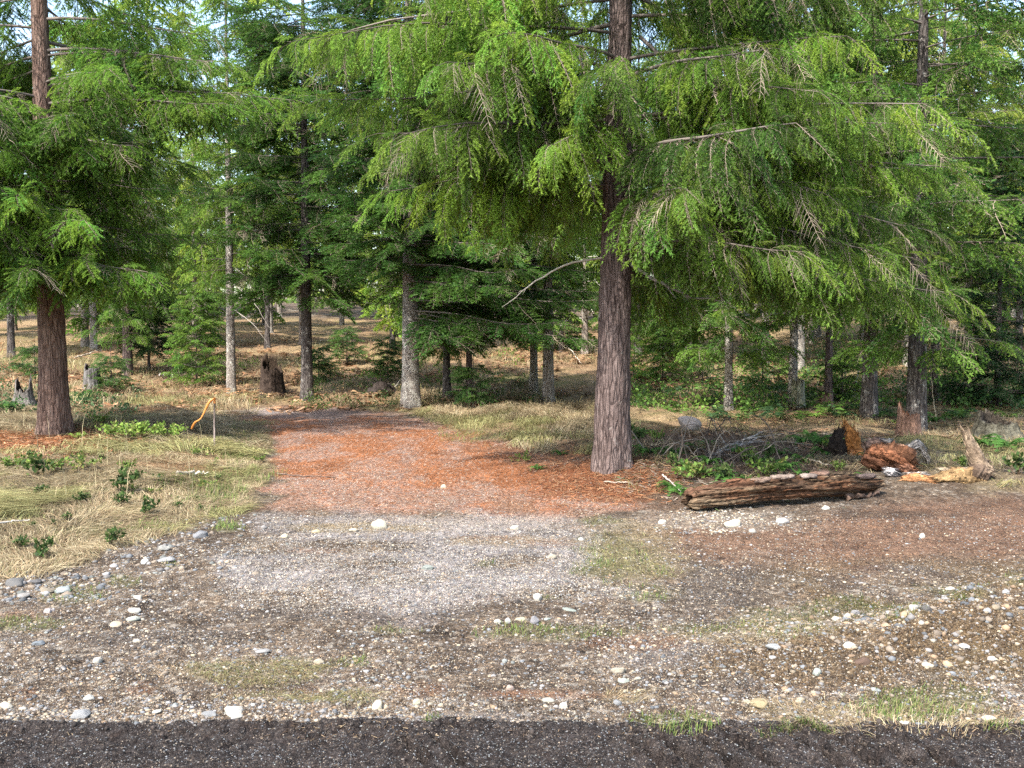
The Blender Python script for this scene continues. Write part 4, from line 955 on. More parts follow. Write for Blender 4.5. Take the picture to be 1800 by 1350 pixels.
def wood_lump(pts, rad, seed, col, ns=28, nn=70, rough=.2, squash=None, mat=None, name='log', endcol=None, freq=10, parent=None):
    rg = np.random.default_rng(seed); P = np.asarray(pts, float); t = np.linspace(0, 1, nn); s = np.linspace(0, 1, len(P))
    C = np.stack([np.interp(t, s, P[:, i]) for i in range(3)], -1); r = np.interp(t, np.linspace(0, 1, len(rad)), rad)
    def jit(n, m):
        th = np.arange(m) / m; zz = t[:, None] + 0 * th; tt = th[None] + 0 * zz
        a = vn(np.cos(tt * 6.283) * freq * .35 + zz * 1.5, np.sin(tt * 6.283) * freq * .35 + zz * 3, seed); b = vn(np.cos(tt * 6.283) * freq * .9 + 7, np.sin(tt * 6.283) * freq * .9 + zz * 14, seed + 1); c = vn(tt * 40 % 40, zz * 60, seed + 2)
        return 1 + rough * ((a - .5) * 1.6 + (b - .5) * .9 + (c - .5) * .4)
    V, Q, T = tube(C, r, ns, True, jit)
    if squash: V[:, 2] = (V[:, 2] - P[0, 2]) * squash + P[0, 2]
    Cc = np.array(col) * rg.uniform(.75, 1.25, (len(V), 1))
    k = np.arange(nn * ns); ax = C[k // ns]; sv, sf, sc = slivers(rg, V[:nn * ns], unit(V[:nn * ns] - ax), unit(np.gradient(C, axis=0))[k // ns], 110, (.02, .16), (.002, .007), [col, np.array(col) * .5, np.minimum(np.array(col) * 1.5, .5)])
    T = np.concatenate([T, sf + len(V)]); V = np.concatenate([V, sv]); Cc = np.concatenate([Cc, sc])
    me = new_mesh(name, V, [Q, T], mat or ROT_H, Cc, False)
    return me
def along(px_list, dz):
    return np.array([ground_at(u, v) + [0, 0, dz_] for (u, v), dz_ in zip(px_list, dz if isinstance(dz, (list, tuple)) else [dz] * len(px_list))])
# the big fallen log: object frame along its axis
L0, L1 = ground_at(1207, 901), ground_at(1548, 868)
dv = L1 - L0; Llen = float(np.linalg.norm(dv[:2])); lrz = math.atan2(dv[1], dv[0])
logr = thing('fallen_log', 'big rotten reddish-brown log lying across the dirt right of the Douglas fir', 'log', L0, None, lrz)
def slivers(rg, P, N, Tn, n, L, w, cols):
    """thin torn splinters lying on a wood surface: points P, normals N, grain direction Tn"""
    k = rg.integers(0, len(P), n); b = P[k]; nn = N[k]; t = unit(Tn[k] + rg.normal(0, .10, (n, 3))); s_ = np.cross(t, nn)
    l = rg.uniform(*L, n)[:, None]; ww = rg.uniform(*w, n)[:, None]; up = nn * ww * rg.uniform(.3, 1.6, (n, 1)); tip = b + t * l + nn * l * rg.normal(.03, .10, (n, 1))
    V = np.stack([b - s_ * ww - nn * ww, b + s_ * ww - nn * ww, b + up, tip, b - t * l * .5 - nn * ww * .5], 1).reshape(-1, 3)
    F = (np.arange(n)[:, None, None] * 5 + np.array([(0, 2, 3), (2, 1, 3), (1, 0, 3), (2, 0, 4), (1, 2, 4)])[None]).reshape(-1, 3)
    return V, F, np.repeat(np.array(cols)[rg.integers(0, len(cols), n)] * rg.uniform(.6, 1.4, (n, 1)), 5, 0)
def big_log():
    n, m = 170, 76; t = np.linspace(0, 1, n); th = np.arange(m) / m * 2 * math.pi
    T_, A = np.meshgrid(t, th, indexing='ij')
    r = .118 * (1 - .14 * T_ ** 1.5) * (1 - .55 * sst(.80, .90, T_) * sst(-.2, .5, np.sin(A) + .25 * np.cos(A)) - .5 * sst(.93, 1.0, T_)) * (1 - .35 * sst(.03, 0, T_))
    ca, sa = np.cos(A), np.sin(A)
    g1 = vn(ca * 2.6 + 3, sa * 2.6 + T_ * 3, 5); g2 = vn(ca * 7 + 9, sa * 7 + T_ * 9, 6); g3 = vn(A * 9, T_ * 90, 7); g4 = np.abs(vn(ca * 4 + 1, sa * 4 + T_ * 1.6, 8) - .5)
    g5 = np.abs(vn(ca * 9 + 4, sa * 9 + T_ * 2.2, 9) - .5)
    r = r * (1 + .42 * (g1 - .5) + .32 * (g2 - .5) + .16 * (g3 - .5) - .24 * sst(.10, 0, g4) * sst(.3, .6, g1) - .14 * sst(.16, 0, g5))
    r = r * (1 + .3 * (vn(A * 2.2, T_ * 16, 12) - .5) * sst(.35, .6, vn(A, T_ * 5, 13)))
    r = r * (1 - .35 * np.exp(-((T_ - .18) / .05) ** 2) * np.exp(-((A - 4.55) / .22) ** 2) - .3 * np.exp(-((T_ - .62) / .25) ** 2) * np.exp(-((A - 4.9) / .15) ** 2))
    X = T_ * Llen * 1.0 + .03 * np.sin(A * 3) * (T_ < .02) + .05 * (g2 - .5) * ((T_ < .03) | (T_ > .95))
    Yl = ca * r * .95; Zl = sa * r * .95 + .105 + .045 * T_ + .015 * np.sin(T_ * 5) 
    V = np.stack([X, Yl, Zl], -1).reshape(-1, 3)
    base = np.array([.15, .092, .056]); red = np.array([.20, .095, .05]); dark = np.array([.035, .023, .017]); tan = np.array([.23, .165, .105])
    w1 = sst(.45, .65, vn(ca * 1.5 + T_ * 3, sa * 2 + T_ * 5, 15))[..., None]; w2 = sst(.5, .72, vn(ca * 2.2 - T_ * 4, sa * 2 + T_ * 7, 16))[..., None]
    C = base * (1 - w1) + tan * w1; C = C * (1 - .7 * w2) + red * .7 * w2
    topred = (sst(.35, .8, sa) * sst(.5, .1, T_))[..., None]; C = C * (1 - .6 * topred) + np.array([.22, .115, .075]) * .6 * topred
    blk = (np.exp(-((T_ - .48) / .10) ** 2) * sst(-.5, .2, sa) * sst(.3, .55, g1))[..., None]; C = C * (1 - .8 * blk) + dark * .8 * blk
    crack = np.maximum(sst(.10, .0, g4), .7 * sst(.12, 0, g5))[..., None]; C = C * (1 - .8 * crack) + dark * .8 * crack
    Nn = np.stack([0 * ca, ca, sa], -1).reshape(-1, 3); keep = (T_.ravel() > .02) & (T_.ravel() < .97) & (Nn[:, 2] > -.7)
    sv, sf, sc = slivers(np.random.default_rng(8), V[keep], Nn[keep], np.tile((1.0, 0, 0), (keep.sum(), 1)), 520, (.03, .22), (.002, .009), [base, tan, red, dark, base * .6])
    i = np.arange(n - 1)[:, None] * m; j = np.arange(m)[None]; j2 = (j + 1) % m
    Q = np.stack([i + j, i + j2, i + m + j2, i + m + j], -1).reshape(-1, 4)[:, ::-1]
    # hollowed left end, closed right end
    V = np.concatenate([V, V[:m] * [0, .62, .62] + [.10, 0, .105 * .38], V[:m] * [0, .1, .1] + [.22, 0, .105 * .9], V[-m:] * [1, .1, .1] + [0, 0, .15 * .9]]); C = np.concatenate([C.reshape(-1, 3) * .8, np.tile(dark, (2 * m, 1)), np.tile(base * .6, (m, 1))])
    k0 = n * m; jj = np.arange(m); jn = (jj + 1) % m
    E1 = np.stack([jj, jn, k0 + jn, k0 + jj], -1); E2 = np.stack([k0 + jj, k0 + jn, k0 + m + jn, k0 + m + jj], -1); e = (n - 1) * m; E3 = np.stack([e + jn, e + jj, k0 + 2 * m + jj, k0 + 2 * m + jn], -1)
    nv = len(V); link('log_body', new_mesh('log_body', np.concatenate([V, sv]), [np.concatenate([Q, E1, E2, E3]), sf + nv], ROT_H, np.concatenate([C, sc]), False), logr)
    rg = np.random.default_rng(3)
    for k, (t0, l, w, yy, c) in enumerate([(.30, .22, .05, -.03, (.22, .16, .125)), (.42, .26, .06, .02, (.25, .20, .17)), (.55, .18, .05, -.04, (.22, .18, .16)), (.63, .2, .06, .03, (.17, .11, .085)), (.20, .2, .05, .02, (.2, .10, .06)), (.86, .22, .06, -.02, (.2, .15, .13))]):
        nx = 9; xs = np.linspace(0, l, nx); top = .10 + .045 * t0 + .118 * (1 - .14 * t0 ** 1.5) * (1 if t0 < .8 else .45)
        V = []
        for q, x in enumerate(xs):
            ww = w * (.4 + .6 * math.sin(math.pi * (q + .6) / nx)) * rg.uniform(.8, 1.2); z = top + .012 + .012 * rg.random()
            V += [(t0 * Llen + x, yy - ww, z - .02), (t0 * Llen + x, yy + ww, z - .01), (t0 * Llen + x, yy + ww * .8, z + .018), (t0 * Llen + x, yy - ww * .9, z + .012)]
        Q = []
        for q in range(nx - 1):
            for e in range(4): Q.append((q * 4 + e, q * 4 + (e + 1) % 4, q * 4 + 4 + (e + 1) % 4, q * 4 + 4 + e))
        Q += [(0, 3, 2, 1), ((nx - 1) * 4, (nx - 1) * 4 + 1, (nx - 1) * 4 + 2, (nx - 1) * 4 + 3)]
        link('bark_plate', new_mesh('bark_plate', V, np.array(Q), ROT_H, c, False), logr)
big_log()
# L-shaped root piece on the right
def wood_thing(name, label, cat, pieces, group=None):
    base = pieces[0][1][0].copy(); root = thing(name, label, cat, base, group)
    for nm, pts, rad, seed, col, rough in pieces:
        link(nm, wood_lump(np.asarray(pts) - base, rad, seed, col, 20, 50, rough, None, ROT_S, nm), root)
    return root
gp = lambda u, v, dz=0: ground_at(u, v) + np.array([0, 0, dz])
b1 = gp(1727, 842)
Dr = b1[1]
def lw(u, v, D=None): d = ray(u, v); return np.array([0, 0, CAM_H]) + d * ((D or Dr) / d[1])
wood_thing('root_snag', 'bent log with yellow split trunk and an upright root, lying near the right edge', 'dead wood', [
    ('root_ball', [lw(1705, 836, Dr + .08), lw(1722, 834), lw(1738, 842, Dr - .05)], [.10, .155, .07], 31, (.11, .08, .06), .35),
    ('split_trunk', [lw(1720, 838), lw(1680, 838, Dr - .1), lw(1636, 841, Dr - .2)], [.10, .085, .03], 32, (.30, .20, .10), .4),
    ('upright_root', [lw(1728, 832), lw(1718, 808, Dr + .02), lw(1705, 780, Dr + .05), lw(1697, 757, Dr + .05)], [.115, .085, .055, .035], 33, (.21, .16, .115), .14),
    ('side_sliver', [lw(1712, 826), lw(1682, 829, Dr - .05), lw(1652, 826, Dr - .1)], [.04, .035, .015], 34, (.36, .29, .21), .2)])
Dc = ground_at(1560, 826)[1]
lc = lambda u, v, d=0: lw(u, v, Dc + d)
wood_thing('rotten_log', 'crumbling red rotten log chunk right of the orange broken stump', 'dead wood', [
    ('rotten_core', [lc(1522, 800), lc(1555, 806, -.05), lc(1590, 816, -.1), lc(1606, 826, -.12)], [.08, .15, .12, .03], 41, (.13, .062, .035), .95),
    ('red_splinter', [lc(1530, 792, -.1), lc(1565, 800, -.2), lc(1604, 822, -.22)], [.04, .07, .02], 46, (.20, .085, .045), .7),
    ('red_splinter', [lc(1545, 786, 0), lc(1580, 792, -.05), lc(1600, 806, -.1)], [.03, .06, .02], 47, (.24, .12, .07), .7),
    ('red_splinter', [lc(1516, 806, -.1), lc(1545, 816, -.15), lc(1570, 828, -.2)], [.05, .06, .02], 48, (.13, .06, .035), .6),
    ('red_splinter', [lc(1572, 812, -.2), lc(1592, 824, -.22), lc(1608, 834, -.2)], [.03, .055, .02], 49, (.22, .11, .07), .5),
    ('dark_lump', [lc(1520, 785, .1), lc(1540, 782, .1), lc(1552, 786, .1)], [.05, .08, .03], 42, (.13, .09, .075), .35),
    ('wood_splinter', [lc(1560, 782, .05), lc(1590, 790), lc(1605, 806)], [.03, .05, .02], 43, (.34, .2, .13), .3),
    ('grey_root', [lc(1594, 792, .1), lc(1612, 780, .1), lc(1622, 790, .1), lc(1632, 810, .08)], [.05, .05, .035, .018], 44, (.27, .25, .23), .25),
    ('pale_chip', [lc(1544, 776, .2), lc(1562, 778, .2)], [.03, .045, ], 45, (.5, .47, .43), .3)])
Dd = ground_at(1600, 846)[1]
ld = lambda u, v, d=0: lw(u, v, Dd + d)
wood_thing('wood_scraps', 'low heap of splintered grey and orange wood left of the bent log', 'dead wood', [
    ('orange_scrap', [ld(1585, 842), ld(1612, 840), ld(1640, 845, -.1)], [.03, .055, .02], 51, (.34, .17, .08), .4),
    ('grey_scrap', [ld(1596, 834, .1), ld(1622, 836), ld(1646, 842)], [.02, .035, .015], 52, (.3, .27, .25), .3),
    ('bleached_scrap', [ld(1556, 828, .2), ld(1566, 830, .2), ld(1574, 834, .2)], [.02, .05, .02], 53, (.42, .4, .4), .3)])
Ds = ground_at(1487, 800)[1]
lo = lambda u, v, d=0: lw(u, v, Ds + d)
wood_thing('broken_stump', 'broken orange-red stump with a black left side', 'stump', [
    ('orange_slab', [lo(1500, 806), lo(1499, 786, .02), lo(1492, 764, .04), lo(1485, 741, .05)], [.135, .12, .085, .012], 61, (.34, .145, .045), .5),
    ('charred_side', [lo(1470, 806), lo(1471, 782, -.02), lo(1475, 766, .02), lo(1479, 753, .03)], [.14, .10, .07, .025], 62, (.022, .017, .014), .4),  # left piece, near black all over
    ('root_spur', [lo(1492, 796, -.1), lo(1512, 800, -.12), lo(1522, 806, -.1)], [.05, .06, .02], 63, (.33, .14, .05), .3),
    ('dark_spur', [lo(1470, 796), lo(1452, 792, .05), lo(1445, 794, .1)], [.08, .045, .02], 64, (.05, .035, .028), .3)])
# dark root wad by the pale-barked hemlock, driftwood, sticks
p = gp(672, 697); rw = thing('root_wad', 'black upturned root tangle left of the pale-barked hemlock', 'dead wood', p)
link('root_core', wood_lump(np.array([(-.32, 0, .05), (0, 0, .16), (.3, .05, .08)]), [.10, .2, .08], 55, (.05, .04, .036), 16, 30, .5, None, ROT_S, 'root_core'), rw)
for k in range(7):
    a = rng.uniform(0, 6.28); dead_branch(rw, [(0, 0, .15), (math.cos(a) * .25, -.05, .25 + .2 * rng.random()), (math.cos(a) * .45, -.1, .2 + .35 * rng.random())], .03, (.06, .05, .045), 2, 700 + k, name='root')
def stick(label, pxs, dz, r, col, seed, tw=0, cat='stick', name='fallen_stick'):
    P = along(pxs, dz); g = Geo(); t = np.linspace(0, 1, 16); s = np.linspace(0, 1, len(P)); rg = np.random.default_rng(seed)
    C = np.stack([np.interp(t, s, P[:, i]) for i in range(3)], -1); C += rg.normal(0, r * .5, C.shape)
    V, Q, T = tube(C, r * (1 - .55 * t), 7); g.add(V, Q, T, np.array(col) * rg.uniform(.8, 1.2, (len(V), 1)))
    Ld = np.linalg.norm(P[-1] - P[0])
    for k in range(tw):
        f = int(rg.uniform(2, 14)); d = unit(unit(P[-1] - P[0]) + rg.normal(0, .6, 3)); d[2] = abs(d[2]) * .5; l = Ld * rg.uniform(.1, .3)
        V, Q, T = tube([C[f], C[f] + d * l * .5, C[f] + d * l], [r * .5, r * .35, r * .15], 5); g.add(V, Q, T, np.array(col) * .9)
    return tag(link(name, g.mesh(name, ROT_S)), label, cat)
stick('thin dark stick lying across the left edge of the red track', [(486, 835), (530, 839), (590, 841)], .015, .011, (.14, .10, .08), 1)
stick('fat bleached stick half hidden in grass on the left bank', [(312, 838), (340, 836), (365, 837)], .03, .022, (.55, .5, .42), 2)
stick('pale thin stick among weeds at the left frame edge', [(-5, 934), (20, 930), (52, 928)], .06, .009, (.5, .46, .4), 3, 1)
stick('bleached crooked driftwood piece on the meadow right of the sooty fir', [(282, 666), (297, 661), (306, 668)], .08, .05, (.5, .46, .42), 4, 3)
stick('slender pale pole lying on the slope right of the thick left fir', [(132, 632), (155, 624), (180, 617)], .05, .03, (.5, .44, .36), 5)
stick('pale fallen branch pointing at the root tangle', [(668, 700), (690, 695), (706, 684)], [.02, .12, .25], .02, (.42, .37, .3), 6)
stick('grey branch on shaded litter behind the log, upper of two', [(1262, 800), (1300, 782), (1342, 766)], .05, .022, (.34, .31, .28), 7, 4)
stick('grey branch on shaded litter behind the log, lower of two', [(1236, 812), (1285, 795), (1330, 778)], .05, .02, (.30, .27, .25), 8, 4)
stick('pale curved stick between log and orange broken stump', [(1415, 812), (1440, 818), (1470, 826)], .03, .012, (.48, .42, .34), 9)
stick('thin light stick lying on needles below the Douglas fir', [(1062, 852), (1090, 853), (1112, 853)], .02, .009, (.4, .34, .28), 10)
stick('pair of pale twigs fallen by the log tip', [(1165, 842), (1185, 858), (1197, 872)], .04, .01, (.42, .38, .34), 11, 3)
stick('leaning whitish pole propped against the purplish trunk', [(1497, 705), (1507, 700), (1516, 697)], [.05, .55, 1.05], .022, (.46, .43, .38), 12)
stick('thin pale pole leaning right of the lichen-spotted trunk', [(1646, 742), (1638, 742), (1632, 742)], [.02, .5, 1.15], .010, (.4, .34, .24), 13)
stick('brown slab of wood under the far tip of the log', [(1490, 880), (1515, 878), (1545, 872)], .03, .03, (.16, .11, .085), 14)
stick('pale stick poking from the snag roots beside the bleached trunk', [(998, 628), (1010, 634), (1022, 642)], [.35, .2, .05], .02, (.6, .55, .48), 15)
p = gp(1215, 757); o = link('boulder', rock_mesh((.44, .38, .35), 300)); k_ = p[1] / F_PX; o.location = (p[0], p[1] + .1, p[2] + .06); o.scale = (27 * k_, 20 * k_, 14 * k_); o.rotation_euler = (0, .35, .3); tag(o, 'smooth pinkish-grey boulder behind the brush heap', 'boulder')
# ---- survey stake with orange ribbon
p = gp(377, 784); k_ = p[1] / F_PX; hs = 84 * k_
st = thing('survey_stake', 'thin grey survey stake trailing orange ribbon on the left bank', 'stake', p)
g = Geo(); V, Q, T = tube([(-.0, 0, -.1), (.004, 0, hs * .5), (.012, 0, hs)], [.013, .012, .011], 4); g.add(V, Q, T, (.30, .25, .23)); link('post', g.mesh('post', ROT_V), st)
g = Geo(); n = 14; t = np.linspace(0, 1, n); C = np.stack([.012 - .385 * k_ / .00867 * t * 1.0 * .9, -.03 - .05 * np.sin(t * 3), hs * (1.0 - .66 * t + .05 * np.sin(t * 9))], -1); w = .015 * (1 - .3 * t)
o_ = np.stack([.8 * w * (1 + .3 * np.sin(t * 9)), .008 * np.sin(t * 8), -.55 * w], -1); th_ = np.array([0, .004, 0]); V = np.concatenate([C + o_, C - o_, C + o_ + th_, C - o_ + th_])
i = np.arange(n - 1); Q = np.concatenate([np.stack([i, i + 1, n + i + 1, n + i], -1), np.stack([2 * n + i, 3 * n + i, 3 * n + i + 1, 2 * n + i + 1], -1), np.stack([i, 2 * n + i, 2 * n + i + 1, i + 1], -1), np.stack([n + i, n + i + 1, 3 * n + i + 1, 3 * n + i], -1)])
g.add(V, Q, None, (.55, .22, .05)); V, Q, T = tube([(.009, 0, hs * .9), (.011, 0, hs * .96), (.012, 0, hs * 1.02)], [.018, .018, .017], 6); g.add(V, Q, T, (.55, .22, .05)); link('ribbon', g.mesh('ribbon', m_attr('ribbon_plastic', .45, .25, .4)), st)
#PLANTS
# ------------------------------------------------------------------ grass, ferns, shrubs, litter
_gx, _gy = np.arange(-50, 50.01, .1), np.arange(0, 82, .1)
_GH = H(*np.meshgrid(_gx, _gy))
def Hq(x, y):
    fx = np.clip((x + 50) / .1, 0, len(_gx) - 1.001); fy = np.clip(y / .1, 0, len(_gy) - 1.001); i = fx.astype(int); j = fy.astype(int); a = fx - i; b = fy - j
    return (_GH[j, i] * (1 - a) + _GH[j, i + 1] * a) * (1 - b) + (_GH[j + 1, i] * (1 - a) + _GH[j + 1, i + 1] * a) * b
def scatter_px(rg, n, box, dens):
    """ground points spread evenly over an area of ground that the photo shows in a box"""
    u = rg.uniform(box[0], box[1], n); v = rg.uniform(box[2], box[3], n)
    a = (u - CX) / F_PX; b = (CY - v) / F_PX; dx, dy, dz = a, cp + b * sp_, -sp_ + b * cp
    H = Hq; t = np.full(n, 2.5); lo = np.full(n, 2.5); hit = np.zeros(n, bool)
    for tt in np.geomspace(3, 75, 90):
        x, y, z = dx * tt, dy * tt, CAM_H + dz * tt; bl = (z < H(x, y)) & ~hit
        t = np.where(bl, tt, t); hit |= bl; lo = np.where(hit, lo, tt)
    hi = t.copy()
    for _ in range(9):
        mid = (lo + hi) / 2; bl = CAM_H + dz * mid < H(dx * mid, dy * mid); hi = np.where(bl, mid, hi); lo = np.where(bl, lo, mid)
    x, y = dx * hi, dy * hi; k = hit & (rg.random(n) < dens(u, v, x, y))
    return x[k], y[k], globals()['H'](x[k], y[k]), u[k], v[k]
def blades(rg, x, y, z, h, reach, w, dirs, col, bend=1.0):
    n = len(x); d = np.stack([np.cos(dirs), np.sin(dirs)], -1); s = np.stack([-d[:, 1], d[:, 0]], -1); tw = rg.uniform(-.6, .6, n)
    P = np.stack([x, y, z], -1); W = np.concatenate([s * np.cos(tw)[:, None], np.sin(tw)[:, None]], 1) * (w / 2)[:, None]
    m = P.copy(); m[:, :2] += d * (reach * .35)[:, None]; m[:, 2] += h
    e = P.copy(); e[:, :2] += d * reach[:, None]; e[:, 2] += h * (1.75 - bend * 1.2)
    V = np.stack([P - W, P + W, m - W * .8, m + W * .8, e], 1).reshape(-1, 3)
    F = (np.arange(n)[:, None, None] * 5 + np.array([(0, 1, 3), (0, 3, 2), (2, 3, 4)])[None]).reshape(-1, 3)
    return V, F, np.repeat(col, 5, 0)
def palette(rg, cols, n, var=.2):
    c = np.array(cols)[rg.integers(0, len(cols), n)]; return c * rg.uniform(1 - var, 1 + var, (n, 1))
DRY = [(.26, .21, .125), (.32, .265, .165), (.20, .15, .09), (.29, .21, .125), (.17, .155, .075), (.38, .325, .21), (.14, .10, .06)]
GRN = [(.08, .13, .03), (.11, .155, .04), (.15, .17, .055), (.065, .11, .025), (.2, .18, .085)]
def swirl(x, y): return fbm(x * .8, y * .8, 601, 3) * 12.5
def dry_grass():
    rg = np.random.default_rng(500); g = Geo()
    pb = [(-200, 700), (60, 690), (430, 700), (475, 745), (480, 800), (465, 850), (430, 905), (330, 930), (200, 970), (80, 1015), (-200, 1020)]
    for (n, box, dens, hh, rr, w) in [
        (52000, (-80, 500, 790, 1020), lambda u, v, x, y: pmask(u, v, pb, 8, 14, x, y, 1.2, 5) * (.15 + .85 * sst(.38, .58, fbm(x * 1.5, y * 1.5, 611, 3))) * (1 - emask(u, v, 70, 778, 150, 24, x, y, 42)), (.012, .055), (.10, .34), .0042),
        (26000, (-80, 500, 690, 800), lambda u, v, x, y: pmask(u, v, pb, 8, 14, x, y, 1.2, 5) * (.2 + .8 * sst(.38, .58, fbm(x * 1.2, y * 1.2, 612, 3))) * (1 - emask(u, v, 70, 778, 150, 24, x, y, 42)) * (1 - .8 * emask(u, v, 330, 815, 110, 22, x, y, 3)), (.02, .08), (.12, .42), .007),
        (22000, (640, 1060, 712, 800), lambda u, v, x, y: sst(.05, .5, x - xright(y)) * sst(.35, .55, fbm(x * 1.2, y * 1.2, 613, 3)), (.04, .14), (.12, .4), .007),
        (34000, (-100, 1900, 600, 730), lambda u, v, x, y: sst(20, 21, y) * sst(.36, .56, fbm(x * .6, y * .6, 614, 3)), (.05, .2), (.12, .4), .013),
        (15000, (1100, 1900, 700, 860), lambda u, v, x, y: sst(.40, .58, fbm(x * 1.1, y * 1.1, 615, 3)) * (1 - .8 * emask(u, v, 1300, 830, 180, 50, x, y, 301)), (.03, .10), (.1, .32), .007),
        (9000, (1020, 1860, 940, 1300), lambda u, v, x, y: np.clip(sum(emask(u, v, *e, x, y, 50 + q) for q, e in enumerate(STRAW)), 0, 1), (.006, .03), (.03, .11), .0022),
        (5000, (330, 680, 1140, 1240), lambda u, v, x, y: np.clip(sum(emask(u, v, *e, x, y, 50 + q) for q, e in enumerate(STRAW[:2])), 0, 1), (.005, .02), (.03, .1), .0022)]:
        x, y, z, u, v = scatter_px(rg, n, box, dens); m = len(x)
        h = rg.uniform(*hh, m); r = rg.uniform(*rr, m); dirs = swirl(x, y) + rg.normal(0, .55, m)
        g.add(*(lambda q: (q[0], None, q[1], q[2]))(blades(rg, x, y, z, h, r, np.full(m, w) * rg.uniform(.6, 1.3, m), dirs, palette(rg, DRY, m, .3) * (.55 + .9 * fbm(x * 1.7, y * 1.7, 651, 3))[:, None] * np.where((fbm(x * .9, y * .9, 652, 3) > .56)[:, None], np.array([.82, .95, .7]), 1.0), rg.uniform(.7, 1.35, m))))
    # a few tall pale stalks
    x, y, z, u, v = scatter_px(rg, 90, (20, 420, 740, 900), lambda u, v, x, y: .6 + 0 * u); m = len(x)
    g.add(*(lambda q: (q[0], None, q[1], q[2]))(blades(rg, x, y, z, rg.uniform(.1, .28, m), rg.uniform(.02, .12, m), np.full(m, .006), rg.uniform(0, 6.28, m), palette(rg, [(.42, .36, .22)], m), .2)))
    tag(link('dry_grass', g.mesh('dry_grass', M_BLADE)), 'matted straw-coloured dead grass on the banks and meadow', 'grass', kind='stuff')
dry_grass()
def green_grass():
    rg = np.random.default_rng(501); g = Geo()
    def dn(u, v, x, y): return np.clip(sum(emask(u, v, *e, x, y, 110 + q) for q, e in enumerate(GREEN)), 0, 1) * (.06 + .94 * sst(.37, .56, fbm(x * 4.5, y * 4.5, 621, 3)))
    for n, box, hh, rr, w in [(60000, (-60, 1860, 900, 1310), (.008, .03), (.008, .04), .0028), (30000, (200, 900, 720, 960), (.02, .07), (.03, .14), .005), (7000, (60, 200, 640, 720), (.05, .15), (.05, .2), .01)]:
        x, y, z, u, v = scatter_px(rg, n, box, dn); m = len(x)
        g.add(*(lambda q: (q[0], None, q[1], q[2]))(blades(rg, x, y, z, rg.uniform(*hh, m), rg.uniform(*rr, m), np.full(m, w) * rg.uniform(.6, 1.4, m), swirl(x, y) + rg.normal(0, 1, m), palette(rg, GRN, m, .3), rg.uniform(.3, 1.2, m))))
    tag(link('green_grass', g.mesh('green_grass', M_BLADE)), 'short fresh green grass in tufts and strips', 'grass', kind='stuff')
green_grass()
def frond(rg, L, w, n=12, arch=.5, droop=.9, col=(.05, .11, .025)):
    """one fern frond along +Y: pairs of narrow pinnae"""
    t = np.linspace(.1, 1, n); P = np.stack([0 * t, L * t * (1 - .15 * t), L * (arch * t - droop * arch * t ** 2.2)], -1); T = []
    tg = unit(np.gradient(P, axis=0))
    for k in range(n):
        l = w * math.sin(math.pi * min(1, (t[k] * .92 + .08)) ** .8) * .9 + .01
        for sg in (-1, 1):
            s = np.array([sg, .35, -.12 + rg.normal(0, .12)]); s /= np.linalg.norm(s)
            b = P[k]; e = b + s * l; hw = tg[k] * (L / n * .42)
            T.append([b - hw, b + hw, e])
    T = np.array(T); return np.concatenate([T, ribbon(P, .004 + L * .004, rg)])
def fern_mesh(seed, nf, L, w, arch, cols, n=12):
    rg = np.random.default_rng(seed); V, C = [], []
    for k in range(nf):
        T = frond(rg, L * rg.uniform(.6, 1.15), w * rg.uniform(.8, 1.2), n, arch * rg.uniform(.6, 1.4), rg.uniform(.7, 1.2)); a = k * 6.283 / nf + rg.normal(0, .3); c, s_ = math.cos(a), math.sin(a)
        V.append((T @ np.array([[c, -s_, 0], [s_, c, 0], [0, 0, 1]]).T).reshape(-1, 3)); C.append(np.tile(np.array(cols[rg.integers(len(cols))]) * rg.uniform(.7, 1.3), (len(T) * 3, 1)))
    V = np.concatenate(V); return new_mesh('fern', V, np.arange(len(V)).reshape(-1, 3), M_LEAF, np.concatenate(C))
FERN_C = [(.05, .12, .025), (.07, .15, .03), (.035, .085, .02)]
FERNS = [fern_mesh(700 + k, 13, .42, .075, .75, FERN_C) for k in range(3)]
for k, (px, w, lab) in enumerate([((1135, 800), 70, 'sword fern just right of the Douglas fir foot'), ((1196, 868), 62, 'bright fern in front of the log left half, closest to the track'), ((1182, 802), 60, 'fern under the dark arching twigs'), ((1245, 815), 56, 'fern in the brush left of the log middle'), ((1288, 848), 54, 'fern rising directly behind the log middle'),
        ((1338, 812), 60, 'fern in the shade behind the right half of the log'), ((1385, 822), 56, 'fern behind the far tip of the log'), ((945, 826), 34, 'small fern on the right rim of the red track'), ((985, 800), 34, 'small fern left of the Douglas fir on the bank'), ((1410, 780), 60, 'tall-fronded fern at the edge of the sunlit straw'),
        ((1300, 796), 54, 'fern half hidden by grey branches'), ((1222, 790), 46, 'dusky fern behind the arching twigs'), ((1640, 742), 50, 'fern at the foot of the lichen-spotted trunk, right side'), ((1768, 790), 100, 'broad fern in front of the wide grey stump'), ((1722, 784), 80, 'fern on the left flank of the wide grey stump'), ((1525, 806), 40, 'fern between the orange stump and the red log chunk'),
        ((1570, 826), 36, 'grass-like fern growing through the red log chunk'), ((1455, 856), 30, 'little fern poking up behind the log tip'), ((1515, 838), 30, 'little dark sprig right of the log tip'), ((150, 700), 60, 'dark fern at the foot of the weathered grey stump'), ((190, 702), 50, 'fern right of the weathered grey stump foot'), ((10, 720), 60, 'fern at the left frame edge by the hollow stump')]):
    p = ground_at(*px); o = link('fern', FERNS[k % 3]); r = w / F_PX * p[1] / .62; o.location = p; o.scale = (r, r, r * 1.15); o.rotation_euler = (0, 0, k * 2.1); tag(o, lab, 'fern', 'sword ferns along the clearing edge')
